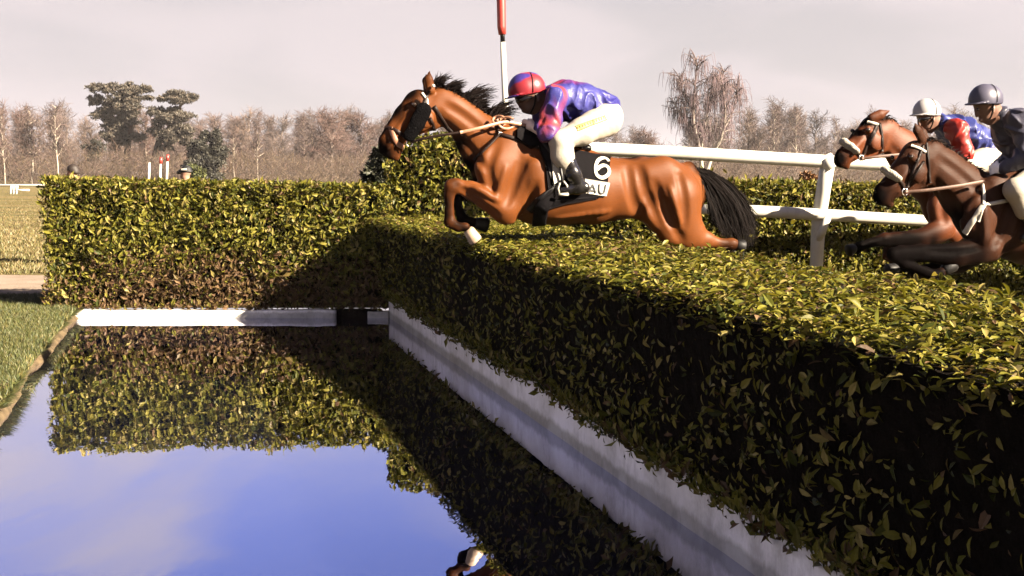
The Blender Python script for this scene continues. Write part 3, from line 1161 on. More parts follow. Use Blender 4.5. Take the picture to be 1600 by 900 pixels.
# ================================================================== the leading bay horse, mid-leap over the fence
YAW = math.radians(16.6)
F1 = Frame((at(930., 300., 8.1)[0], 8.1, 1.02), YAW)
NS, FS = -.15, .15
S1 = dict(
    limbs=[
        # trunk: chest, girth, loin, croup
        ([(772, 262, 0, 36), (800, 268, 0, 60), (845, 279, 0, 70), (885, 288, 0, 61), (925, 297, 0, 52), (965, 296, 0, 46), (1000, 293, 0, 45), (1040, 297, 0, 46), (1066, 303, 0, 38)], .80, .05),
        ([(790, 226, 0, 22), (835, 226, 0, 22), (880, 244, 0, 20), (940, 262, 0, 16)], .9, .06),          # withers and back
        ([(800, 248, 0, 50), (757, 224, 0, 40), (728, 192, 0, 27), (704, 172, 0, 25), (687, 160, 0, 25)], .58, .05),   # neck
        ([(674, 172, 0, 27), (655, 165, 0, 23), (637, 186, 0, 22)], .62, .03),
        ([(668, 186, 0, 21), (645, 203, 0, 13)], .62, .03),                                               # jaw
        ([(637, 186, 0, 22), (622, 206, 0, 19), (609, 224, 0, 16.5), (606, 232, 0, 13)], .66, .03),
        ([(606, 234, 0, 12), (611, 242, 0, 7)], .9, .02),
        ([(622, 233, 0, 9), (619, 245, 0, 7)], .9, .02),                                                    # lower lip and chin
        ([(673, 140, -.055, 8), (670, 124, -.06, 6.5), (671, 112, -.06, 1.5)], .6, .012),                   # ears
        ([(669, 142, .055, 8), (666, 126, .06, 6.5), (666, 116, .06, 1.5)], .6, .012),
        # near shoulder, upper arm, forearm, cannon
        ([(800, 225, NS * .8, 26), (778, 262, NS, 34), (786, 312, NS, 26), (790, 334, NS, 16)], .5, .045),
        ([(822, 282, NS, 32), (798, 326, NS, 20)], .55, .04),
        ([(788, 324, NS, 23), (760, 308, NS, 18), (735, 297, NS, 13), (712, 290, NS, 10.5), (706, 291, NS, 11)], .75, .025),
        ([(705, 292, NS, 11), (702, 306, NS, 7.5), (702, 330, NS, 7), (703, 346, NS, 9)], .8, .015),
        ([(703, 347, NS, 9), (716, 355, NS, 7), (727, 355, NS, 8)], .85, .015),
        # far foreleg
        ([(786, 320, FS, 23), (757, 306, FS, 17), (722, 297, FS, 11), (712, 297, FS, 11)], .75, .03),
        ([(711, 298, FS, 11), (714, 315, FS, 7.5), (719, 333, FS, 7), (722, 342, FS, 8.5), (735, 347, FS, 7.5), (742, 348, FS, 8)], .8, .015),
        # near thigh, gaskin, hock, cannon
        ([(1035, 292, NS * .6, 42), (1056, 312, NS, 41), (1062, 340, NS, 34), (1078, 362, NS, 23), (1096, 373, NS, 15)], .62, .05),
        ([(1024, 330, NS, 24), (1048, 362, NS, 19), (1076, 376, NS, 13)], .62, .04),
        ([(1090, 373, NS, 15), (1104, 374, NS, 12), (1124, 381, NS, 8.5), (1143, 382, NS, 9.5), (1151, 383, NS, 8)], .8, .02),
        # far hind leg
        ([(1030, 300, FS * .6, 40), (1036, 330, FS, 34), (1058, 368, FS, 22), (1090, 388, FS, 13), (1120, 394, FS, 8.5), (1140, 396, FS, 9)], .65, .05),
        ([(1075, 268, 0, 16), (1096, 285, 0, 9)], .8, .04),                                                 # dock
    ],
    cuts=[([(1008, 318, -.30, 7), (1030, 350, -.30, 7)], .8, .04),
          ([(770, 300, -.26, 5), (782, 338, -.26, 4)], 1, .03),
          ([(806, 245, -.34, 6), (812, 300, -.33, 5)], 1, .05),
          ([(1064, 350, -.275, 4), (1072, 376, -.25, 4)], 1, .03),
          ([(597, 232, -.045, 3), (600, 236, -.05, 3)], .8, .01),
          ([(602, 246, -.06, 1.3), (622, 238, -.07, 1.2)], 2, .006)],
    bumps=[([(838, 262, -.245, 10), (850, 320, -.25, 10)], .5, .06),
           ([(648, 160, -.085, 6), (654, 166, -.085, 6)], .6, .03),
           ([(664, 186, -.09, 15)], .35, .03),
           ([(742, 302, -.205, 5), (772, 316, -.21, 8)], .8, .03),
           ([(720, 292, -.19, 4), (762, 300, -.205, 5)], .8, .02),
           ([(1012, 276, -.135, 16), (1035, 266, -.12, 16)], .6, .09),
           ([(975, 318, -.10, 14), (1012, 338, -.09, 9)], .6, .06)],
    dark=[(596, 238, 0, 38), (668, 118, 0, 26), (640, 146, 0, 30), (690, 128, 0, 14), (652, 160, -.09, 13), (622, 172, 0, 27), (735, 255, 0, 34), (720, 225, 0, 26), (1085, 262, 0, 22), (905, 246, 0, 14), (940, 248, 0, 20), (985, 246, 0, 22), (1030, 248, 0, 24), (748, 285, 0, 32), (900, 352, 0, 22), (960, 344, 0, 20)],  # dark muzzle, face and topline; shading painted under neck, on chest and belly
    dark_limbs=[[(708, 288, NS, 15), (700, 310, NS, 13), (700, 345, NS, 15), (730, 360, NS, 18)],
                [(720, 292, FS, 26), (714, 315, FS, 22), (722, 342, FS, 22), (745, 348, FS, 22)],
                [(1128, 384, NS, 16), (1155, 388, NS, 18)], [(1085, 390, FS, 22), (1145, 396, FS, 22)],
                [(660, 120, .04, 14), (640, 142, .02, 12), (612, 184, .0, 10), (596, 210, 0, 10)]],
    hooves=[((731, 358, NS, 9), (744, 377, NS, 11), True), ((742, 348, FS, 9), (762, 352, FS, 12), False),
            ((1149, 382, NS, 9), (1162, 386, NS, 11), False), ((1140, 396, FS, 9), (1158, 400, FS, 11), False)],
    relief=[([(776, 226), (764, 262), (772, 302)], 7, .016, -1), ([(816, 252), (802, 290), (791, 320)], 7, .020, -1), ([(838, 288), (829, 318), (808, 343)], 6, .020, -1),
            ([(692, 190), (730, 226), (757, 262)], 6, .014, -1), ([(700, 166), (725, 182), (756, 206)], 7, .008, -1),
            ([(998, 262), (1010, 300), (1030, 347)], 9, .026, -1), ([(1060, 270), (1069, 312), (1070, 352)], 7, .016, -1), ([(1038, 318), (1050, 345), (1063, 374)], 6, .018, -1),
            ([(1022, 285), (1036, 320), (1050, 350)], 7, .012, -1), ([(980, 264), (986, 300), (994, 328)], 10, .016, -1),
            ([(716, 290), (745, 303), (775, 319)], 3.5, .010, -1), ([(722, 298), (750, 316), (776, 336)], 3, .008, -1),
            ([(641, 176), (625, 200), (613, 216)], 3.5, .006, 1), ([(688, 176), (680, 196), (664, 207)], 4, .008, -1),
            ([(870, 341), (905, 336), (950, 330)], 2.2, .004, 1), ([(742, 292), (760, 303), (778, 312)], 1.8, .004, 1), ([(790, 262), (782, 288), (776, 306)], 1.8, .004, 1),
            ([(1046, 292), (1056, 322), (1062, 348)], 1.8, .004, 1), ([(621, 214), (613, 224), (606, 232)], 1.6, .003, 1)],
    eye=[(647, 163)])
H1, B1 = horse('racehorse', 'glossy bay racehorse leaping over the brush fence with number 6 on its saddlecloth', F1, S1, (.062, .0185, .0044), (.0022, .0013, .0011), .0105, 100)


def hair_pts(fr, arr):
    a = np.asarray(arr, float)
    return fr.H(a[:, 0], a[:, 1], a[:, 2])


# tail
r = np.random.default_rng(5)
n = 2600
top = smooth_line([(1080, 262), (1103, 265), (1132, 280), (1160, 302), (1177, 328), (1184, 358), (1177, 386)], 50)
bot = smooth_line([(1084, 270), (1094, 280), (1104, 300), (1110, 322), (1112, 345), (1122, 362), (1138, 376)], 50)
s = r.uniform(0, 1, n) ** 1.1
i0 = (r.uniform(0, .45, n) * 49).astype(int)
i2 = np.clip(i0 + r.uniform(18, 32, n), 0, 49).astype(int)
i1 = (i0 + i2) // 2
w = np.where(True, r.normal(0, .055, n), 0)
lay = lambda i, jit: np.column_stack([top[i] * s[:, None] + bot[i] * (1 - s[:, None]) + r.normal(0, jit, (n, 2)), w * np.clip(i / 20, .3, 1.2)])
strands('tail', hair_pts(F1, lay(i0, .8)), hair_pts(F1, lay(i1, 1.5) + np.array([0, -2, 0])), hair_pts(F1, lay(i2, 3.5)), .0045, M_HAIR.m, H1, (.0028, .0018, .0016), 8, 6)
# mane
n = 2600
t = r.uniform(0, 1, n)
cr_ = smooth_line([(676, 131), (694, 138), (712, 147), (740, 164), (770, 182), (790, 196)], 100)
ro = np.column_stack([cr_[(t * 99).astype(int)] + r.normal(0, .8, (n, 2)), r.normal(0, .018, n)])
up = np.where(r.uniform(0, 1, n) < .5, 1.0, .3)
gap = .5 + .5 * np.sin(t * 23 + 1)
ln = (5 + 24 * up * gap) * np.clip(.22 + 1.25 * t, .25, 1.0)
ti = ro + np.column_stack([ln * r.uniform(.35, 1.5, n) + 4, -ln * r.uniform(.35, 1.15, n), r.normal(0, .03, n)])
mi = ro + np.column_stack([ln * .12, -ln * r.uniform(.5, 1.0, n), r.normal(0, .015, n)])
strands('mane', hair_pts(F1, ro), hair_pts(F1, mi), hair_pts(F1, ti), .0035, M_HAIR.m, H1, (.0034, .002, .0018), 9, 6)
n = 110
ro = np.column_stack([r.uniform(676, 690, n), r.uniform(126, 136, n), r.normal(0, .02, n)])
ti = ro + np.column_stack([r.uniform(2, 22, n), -r.uniform(2, 17, n), r.normal(0, .03, n)])
strands('forelock', hair_pts(F1, ro), hair_pts(F1, ro + np.array([4, -8, 0])), hair_pts(F1, ti), .003, M_HAIR.m, H1, (.0034, .002, .0018), 10, 5)

# bridle
br = empty('bridle', (0, 0, 0)); br.parent = H1
strap('noseband', F1, B1, [(603, 199), (612, 201), (622, 206), (632, 213)], 6, M_DARKL, br)
strap('crossed_noseband', F1, B1, [(611, 200), (615, 212), (620, 224), (632, 232)], 8, M_BROWNL, br)
strap('cheek_strap', F1, B1, [(671, 141), (664, 158), (655, 178), (645, 205)], 5, M_DARKL, br)
strap('throat_lash', F1, B1, [(678, 166), (688, 182), (700, 200), (708, 208)], 6, M_DARKL, br)
strap('jaw_strap', F1, B1, [(671, 184), (677, 196), (681, 209)], 5, M_DARKL, br)
strap('browband', F1, B1, [(659, 146), (667, 156), (668, 164)], 4, M_WHITECLOTH, br)
# black cheekpiece: a rounded fleece roll beside the eye
f = Field(F1.H(665., 215., -.35) + [-.25, 0, -.02], F1.H(665., 150., .0) + [.1, .05, .04], .007)
f.limb(F1.chain([(662, 173, -.125, 12.5), (652, 192, -.12, 12), (641, 211, -.11, 10.5)]), .5, .01)
f.roughen(.003, 60, 3)
V, Q = f.mesh()
link('cheekpiece', mesh_np('cheekpiece', V, Q), M_DKFLEECE, br)


def ring(name, c, r_, t_, mat, parent):
    a = np.linspace(0, 2 * np.pi, 17)
    p = np.stack([c[0] + r_ * np.cos(a), np.full(17, c[1]), c[2] + r_ * np.sin(a)], -1)
    m = MB(); m.tube(p, t_, 6, False)
    return m.build(name, mat, parent)


ring('bit_ring', F1.H(640., 224., -.085), .022, .0045, M_METAL, br)
ball('bridle_knob', F1.H(677., 134., -.10), .012, M_WHITECLOTH, br)
# reins: dark near the bit, tan rubber grip, spare loops over the neck
H_ = lambda u, v, w: F1.H(float(u), float(v), float(w))
strap3('rein', smooth_line([H_(641, 223, -.09), H_(660, 217, -.13), H_(690, 211, -.16), H_(720, 207, -.18)], 20), .018, M_DARKL, H1)
strap3('rein', smooth_line([H_(719, 207, -.18), H_(750, 200, -.19), H_(786, 191, -.16), H_(806, 193, -.14), H_(826, 197, -.12)], 24), .024, M_BROWNL, H1)
for k, (cu, cv_, rr, w_) in enumerate(((780, 188, 9, -.14), (784, 190, 7, -.11), (792, 192, 12, -.15))):
    a = np.linspace(.3, 5.6, 22)
    strap3('rein_loop', np.array([H_(cu + rr * np.cos(x) * 1.1, cv_ + rr * .75 * np.sin(x), w_ + .02 * np.sin(2 * x)) for x in a]), .017, M_BROWNL, H1)
# breast girth and martingale
bg_ = [(741, 250), (752, 240), (766, 226), (781, 210)]
strap('breast_girth', F1, B1, bg_, 6, M_DARKL, H1)
strap('breast_girth', F1, B1, [(781, 210), (800, 215), (820, 224), (842, 232)], 6, M_DARKL, H1)
strap('neck_strap', F1, B1, [(770, 186), (776, 198), (781, 210)], 5, M_DARKL, H1)
ring('martingale_ring', B1.hit(F1, 781., 209.) + [0, -.012, 0], .012, .004, M_METAL, H1)
# saddlecloth and its number
cloth = patch('saddlecloth', F1, B1, [(848, 226), (870, 230), (901, 236), (926, 241), (953, 247)], [(857, 312), (880, 313), (905, 310), (930, 308), (946, 306)], M_BLACKCLOTH, H1, .014, 34, 26, .003, 3)
patch('name_band', F1, B1, [(912, 279.5), (925, 281.5), (938, 284), (952, 286)], [(914, 301.5), (924, 302.5), (935, 304.5), (946, 306)], M_WHITECLOTH, cloth, .019, 20, 10)


def stroke(name, pts, wid, mat, off, smooth=True):
    return strap(name, F1, B1, pts, wid, mat, cloth, off, .002, smooth, 1.4)


stroke('numeral', [(949.5, 255), (946, 251), (939.5, 249.5), (932, 253), (928.5, 260), (928, 267), (930, 274), (936, 278.3), (942, 278), (948, 274), (950, 268.5), (947.5, 263), (941.5, 260.5), (935.5, 262), (930.5, 266)], 6.0, M_WHITECLOTH, .020)
stroke('letter', [(916.5, 301), (920, 295), (923.5, 288.5)], 2.8, M_INK, .024, False)
stroke('letter', [(923.2, 288), (926, 294), (928.6, 301)], 2.8, M_INK, .024, False)
stroke('letter', [(919, 297), (923, 297.2), (926.8, 297.4)], 2.4, M_INK, .0245, False)
stroke('letter', [(934, 288), (933.6, 294), (934, 298.5), (936, 301.3), (939, 301.8), (941.6, 300.2), (942.8, 296), (944, 289.3)], 2.8, M_INK, .024)
# saddle, flap, girth, stirrup
f = Field(H_(825, 250, 0) + [-.1, -.36, -.1], H_(930, 200, 0) + [.1, .36, .12], .012)
f.limb(F1.chain([(838, 207, 0, 9), (852, 213, 0, 7), (876, 221, 0, 7), (900, 229, 0, 8), (912, 232, 0, 8)]), 3.6, .02)
f.limb(F1.chain([(846, 214, -.17, 9), (860, 236, -.235, 6)]), .8, .03)
V, Q = f.mesh()
link('saddle', mesh_np('saddle', V, Q), M_LEATHER, H1)
patch('saddle_flap', F1, B1, [(838, 222), (852, 226), (866, 232), (880, 240)], [(864, 292), (872, 294), (884, 297), (900, 298)], M_LEATHER, H1, .022, 16, 16)
patch('withers_pad', F1, B1, [(806, 205), (815, 200), (826, 199), (834, 204)], [(806, 216), (818, 226), (829, 233), (842, 229)], M_BLACKCLOTH, H1, .03, 14, 12, .004, 5)
strap('girth', F1, B1, [(878, 288), (860, 305), (846, 325), (842, 345), (842, 356)], 22, M_BLACKCLOTH, H1, .012, .008)
strap('girth_strap', F1, B1, [(878, 284), (850, 305), (826, 328)], 9, M_LEATHER, H1, .016, .006)
patch('weight_cloth', F1, B1, [(826, 326), (850, 309), (880, 303), (935, 302)], [(830, 332), (855, 326), (885, 318), (934, 310)], M_BLACKCLOTH, H1, .012, 26, 8)


# ================================================================== riders
def hand(f, wrist, fwd, up, inn, s=1.0):
    """a fist closed round the rein: palm, four bent fingers of unequal length, thumb from the side of the palm"""
    w, fwd, up, inn = (np.asarray(x, float) for x in (wrist, fwd, up, inn))
    fwd = fwd / np.linalg.norm(fwd)
    up = up - (up @ fwd) * fwd; up /= np.linalg.norm(up)
    inn = np.cross(fwd, up) * np.sign(np.cross(fwd, up) @ inn)
    f.cone(w, w + fwd * .045 * s, .026 * s, .030 * s, 1, .012)
    f.cone(w + fwd * .05 * s + up * .02 * s, w + fwd * .05 * s - up * .024 * s, .022 * s, .020 * s, 1, .012)
    for o, L in ((.030, .9), (.010, 1.0), (-.011, .94), (-.031, .75)):
        k = w + fwd * .084 * s + up * o * s
        a = k + (fwd * .026 + inn * .014) * L * s
        b = a + (inn * .026 - fwd * .010) * L * s
        c_ = b - (fwd * .024 - inn * .002) * L * s
        f.limb([(w + fwd * .05 * s + up * o * .85 * s, .011 * s), (k, .0105 * s), (a, .0095 * s), (b, .0088 * s), (c_, .008 * s)], 1, .004)
    t0 = w + fwd * .03 * s + up * .028 * s + inn * .012 * s
    t1 = t0 + (fwd * .03 + up * .018 + inn * .012) * s
    f.limb([(t0, .013 * s), (t1, .0108 * s), (t1 + (fwd * .026 + inn * .018 - up * .004) * s, .009 * s)], 1, .008)


def rider(label, fr, S, h=.0085):
    root = empty('person', fr.O, fr.yaw, label, 'jockey')
    root['group'] = 'racehorses with riders'
    ch = fr.chain
    allc = [ch(c_) for part in ('head', 'torso', 'arms', 'legs') for c_, *_ in S[part]]
    lo, hi = bounds(allc, .18)
    f = Field(lo, hi, h)
    for part in ('head', 'torso', 'arms', 'legs'):
        for c_, sy, k in S[part]:
            f.limb([(p, r_ * (1 if part == 'head' else .86)) for p, r_ in ch(c_)], sy, k)
    for c_, sy, k in S['face_cuts']:
        f.limb(ch(c_), sy, k, 'sub')
    for (wu, wv_, ww), (hu, hv, hw), inn in S['hands']:
        a, b = fr.H(wu, wv_, ww), fr.H(hu, hv, hw)
        hand(f, a, b - a, (.25, 0, 1), (0, inn, 0), S.get('hand_scale', 1.0))
    V, Q = f.mesh()
    C = np.tile(S['skin'], (len(V), 1)) * (1 + .06 * snoise(V, 14, 3)[:, None])
    if 'glove' in S:
        for (wu, wv_, ww), *_ in S['hands']:
            d = np.linalg.norm(V - fr.H(wu, wv_, ww), axis=1) < .15
            C[d] = S['glove']
    link('body', mesh_np('body', V, Q, True, C), M_SKIN.m, root)
    for (u, v, w) in S['eyes']:
        p = fr.H(u, v, w)
        ball('eye', p, .0115, M_EYE, root)
    return root, ch


def garment(name, fr, root, chains, h, colfun, mat, k=.04, rough=(.005, 24), seed=1, keep=None, grow=1.0, lump=None):
    cc = [fr.chain(c_) for c_, *_ in chains]
    lo, hi = bounds(cc, .2)
    f = Field(lo, hi, h)
    for (c_, sy, *_), x in zip(chains, cc):
        f.limb([(p, r_ * grow) for p, r_ in x], sy, k)
    f.roughen(rough[0], rough[1], seed)
    f.roughen(rough[0] * .7, rough[1] * 2.1, seed + 1)
    if lump:
        f.creases(*lump, seed + 4)
    if keep:
        f.keep(keep)
    V, Q = f.mesh()
    o = link(name, mesh_np(name, V, Q, True, colfun(V)), mat, root)
    return o, f


def dist_chain(V, ch):
    d = np.full(len(V), 9.0)
    for (a, ra), (b, rb) in zip(ch[:-1], ch[1:]):
        ab = b - a
        t = np.clip(((V - a) @ ab) / (ab @ ab), 0, 1)
        d = np.minimum(d, np.linalg.norm(V - a - t[:, None] * ab, axis=1) / (ra + t * (rb - ra)))
    return d


def helmet(fr, root, c, r_, tilt, colfun, mat, name='helmet', peak=True, h=.0065, peak_mat=None):
    """dome over the head with a short peak; tilt = forward pitch"""
    C0 = fr.H(*c)
    R = r_ * fr.px(*c)
    f = Field(C0 - R * 2.1, C0 + R * 1.9, h)
    ct, st = math.cos(tilt), math.sin(tilt)
    f.cone(C0 + np.array([-.12 * R * ct, 0, -.12 * R * st]), C0 + np.array([.16 * R * ct, 0, .16 * R * st]), R, R * .98, .86, .02)
    f.keep(lambda X, Y, Z: -((Z - C0[2]) * ct - (X - C0[0]) * st) - R * .30)
    if peak:
        X, Y, Z = f.grid()
        x = (X - C0[0]) * ct + (Z - C0[2]) * st
        z = (Z - C0[2]) * ct - (X - C0[0]) * st
        d = np.maximum(np.sqrt(((x + .55 * R) / 1.05) ** 2 + (Y - C0[1]) ** 2) - R * .80, np.abs(z + .22 * R - .10 * (x + R)) - .006)
        f.D = np.minimum(f.D, d).astype(np.float32)
    V, Q = f.mesh()
    o = link(name, mesh_np(name, V, Q, True, colfun(V, C0, R)), mat, root)
    a = np.linspace(-1.25, 1.25, 20)
    seam = np.stack([C0[0] + R * .12 * np.ones(20), C0[1] - .885 * R * np.cos(a * .98), C0[2] + R * 1.01 * np.sin(np.abs(a) * 0 + a)], -1)
    seam = seam[seam[:, 2] > C0[2] - .22 * R]
    m = MB(); m.tube(seam, .0028, 5); m.build('seam', M_LEATHER, o)
    return o


BLUE, RED, PINK = np.array((.0085, .0065, .072)), np.array((.11, .005, .007)), np.array((.125, .016, .019))
WHITE = np.array((.19, .168, .138))


def mixc(a, b, t):
    return np.asarray(a)[None] * (1 - t[:, None]) + np.asarray(b)[None] * t[:, None]


# ---- rider of the leading horse
NA = [(866, 152, -.17, 16), (864, 178, -.23, 13), (857, 207, -.27, 11)]
NF = [(857, 207, -.27, 11), (847, 206, -.22, 9.5), (836, 201, -.15, 7.5)]
FA = [(858, 156, .17, 15), (848, 182, .22, 12), (843, 203, .24, 10), (829, 200, .12, 7.5)]
R1 = dict(
    skin=(.055, .025, .016),
    head=[([(825, 143, 0, 23), (834, 150, 0, 19)], .84, .02), ([(822, 155, 0, 15), (827, 166, 0, 12), (833, 172, 0, 7)], .85, .02),
          ([(836, 160, 0, 14), (850, 158, 0, 13), (866, 160, 0, 16)], .95, .03), ([(810, 158, 0, 3), (814.5, 166, 0, 4)], .8, .012),
          ([(818, 173, 0, 3.2), (822, 174, 0, 3)], 1.2, .01), ([(841, 153, -.082, 4), (842, 158, -.085, 3)], .4, .006), ([(841, 153, .082, 4), (842, 158, .085, 3)], .4, .006)],
    torso=[([(872, 160, 0, 24), (905, 161, 0, 27), (938, 172, 0, 24)], 1.25, .05), ([(942, 186, 0, 26), (930, 192, 0, 20)], 1.2, .04)],
    arms=[(NA, 1, .03), (NF, 1, .02), (FA, 1, .03)],
    legs=[([(940, 190, -.12, 25), (905, 206, -.24, 19), (874, 222, -.30, 14)], 1, .04), ([(874, 223, -.30, 14), (884, 252, -.29, 12), (900, 284, -.28, 7)], 1, .03), ([(902, 288, -.28, 7), (886, 296, -.27, 6)], 1, .02),
          ([(938, 190, .12, 25), (905, 206, .24, 19), (874, 222, .30, 14)], 1, .04), ([(874, 223, .30, 14), (884, 252, .29, 12), (900, 284, .28, 7)], 1, .03), ([(902, 288, .28, 7), (886, 296, .27, 6)], 1, .02)],
    face_cuts=[([(813, 157, -.035, 3.5)], .8, .012), ([(813, 157, .035, 3.5)], .8, .012), ([(819, 171, -.02, .9), (819, 171, .02, .9)], 1, .006)],
    hands=[((836, 200, -.15), (824, 196, -.11), 1), ((829, 199, .12), (818, 196, .08), -1)],
    eyes=[(813.5, 157, -.034), (813.5, 157, .034)], glove=(.55, .42, .34))
FR1 = Frame((F1.O[0], F1.O[1], 1.45), YAW)
J1, chf = rider('jockey in shiny purple-blue and red silks and white breeches crouched on the leading bay horse', FR1, R1)


def silks1(V):
    n1 = snoise(V * np.array([1, 1, 1.6]), 9, 61)
    C = mixc(BLUE, np.array((.022, .022, .105)), np.clip(.5 + .6 * n1, 0, 1))
    d = np.minimum(dist_chain(V, chf([(866, 150, -.17, 20), (860, 180, -.23, 19), (856, 208, -.27, 17), (845, 205, -.2, 15)])), dist_chain(V, chf([(858, 156, .17, 19), (843, 203, .24, 16), (829, 200, .12, 12)])))
    sl = np.clip((1.12 - d) * 5, 0, 1)
    st_ = np.clip(.62 + 1.0 * snoise(V * np.array([2.2, 1, .5]), 16, 62), 0, 1)
    C = C * (1 - sl[:, None]) + mixc(np.array((.019, .013, .085)), PINK, st_) * sl[:, None]
    a, b = FR1.H(852, 136, 0), FR1.H(902, 127, 0)
    yk = np.clip(1.4 - np.linalg.norm((V - (a + b) / 2) * np.array([.55, .9, 2.6]), axis=1) / .09, 0, 1)
    return mixc2(C, RED, yk)


def mixc2(C, b, t):
    return C * (1 - t[:, None]) + np.asarray(b)[None] * t[:, None]


garment('racing_silks', FR1, J1, [
    ([(862, 157, 0, 19), (880, 157, 0, 28), (908, 163, 0, 28), (940, 171, 0, 24), (952, 173, 0, 17)], 1.28),
    ([(868, 152, -.14, 18), (866, 156, -.19, 17.5), (862, 182, -.24, 14), (856, 208, -.275, 11.5)], 1.0),
    ([(856, 208, -.275, 11.5), (849, 206, -.23, 10.5), (842, 203, -.19, 9.5)], 1.0),
    ([(868, 154, .14, 18), (858, 157, .19, 17), (848, 182, .235, 14), (843, 203, .25, 11.5), (834, 201, .16, 9)], 1.0)],
    .0065, silks1, M_SILK.m, .045, (.004, 22), 12, None, 1.0, (.055, 21))
br1, bf1 = garment('breeches', FR1, J1, [
    ([(946, 184, 0, 27), (930, 190, 0, 24)], 1.3),
    ([(944, 188, -.11, 27), (908, 206, -.24, 20), (874, 221, -.30, 15)], 1.0),
    ([(874, 222, -.30, 15), (879, 243, -.30, 17), (888, 264, -.295, 12)], .9),
    ([(942, 188, .11, 27), (908, 206, .24, 20), (874, 221, .30, 15)], 1.0),
    ([(874, 222, .30, 15), (879, 243, .30, 17), (888, 264, .295, 12)], .9)],
    .008, lambda V: np.tile(WHITE, (len(V), 1)), M_CLOTH.m, .04, (.003, 20), 22)
for sg in (-1, 1):
    garment('boot', FR1, J1, [([(888, 256, sg * .30, 13.5), (895, 272, sg * .30, 12.5), (904, 287, sg * .295, 10.5)], 1.0), ([(913, 293, sg * .295, 9), (902, 294, sg * .295, 9.5), (888, 296, sg * .285, 7.5), (878, 297, sg * .28, 5.5)], .9)],
            .0065, lambda V: np.tile((.004, .0035, .004), (len(V), 1)), M_BOOT, .02, (.0012, 40), 31)


def patch1(P, C0, R):
    t = np.clip(.5 + 1.6 * snoise((P - C0) * np.array([1, 1, 1.8]), 22, 66), 0, 1)
    return mixc(np.array((.115, .0085, .013)), np.array((.020, .013, .088)), np.clip((t - .40) * 4, 0, 1))


helmet(FR1, J1, (823, 140, 0), 26.5, .22, patch1, M_GLOSS.m)
# yellow patch on the thigh, with its unreadable print
yp = patch('leg_patch', FR1, bf1, [(899.5, 197), (918, 189.5), (944.5, 180.5)], [(903, 205), (921, 197.5), (948, 187.5)], M_YELLOW, br1, .004, 22, 6)
for a, b in (((899.5, 197.4), (944.5, 181)), ((903, 204.6), (947.6, 187.3))):
    strap('border', FR1, bf1, [a, b], .9, M_OLIVE, yp, .006, .001, False, 2)
r = np.random.default_rng(6)
strap('print_mark', FR1, bf1, [(925.5, 188.2), (927, 194.6)], 1.6, M_OLIVE, yp, .006, .001, False, 1)
for k in range(11):
    u = 902.5 + 3.9 * k + (2 if k > 5 else 0)
    v = 200.5 - (u - 901) * .385
    strap('print_mark', FR1, bf1, [(u - .8, v - 1.8), (u + r.uniform(-.2, 1), v + 1.8)], .9, M_OLIVE, yp, .006, .001, False, 1)
# stirrup of the leading horse, hanging from the saddle
st = empty('stirrup', (0, 0, 0)); st.parent = H1
m = MB()
m.tube(np.array([H_(874, 304, -.30), H_(872, 294, -.31), H_(875, 285, -.31), H_(881, 283, -.31), H_(886, 290, -.31), H_(887, 303, -.30)]), .007, 7)
m.tube(np.array([H_(873, 304, -.33), H_(888, 303.5, -.33)]), .011, 6)
m.build('iron', M_WHITECLOTH, st)
strap3('stirrup_leather', np.array([H_(872, 236, -.29), H_(876, 262, -.33), H_(879, 284, -.32)]), .022, M_LEATHER, st)
patch('saddle_pad', F1, B1, [(856, 217), (864, 222), (875, 230)], [(863, 287), (872, 281), (886, 272)], M_WHITECLOTH, H1, .034, 10, 16, .003, 8)

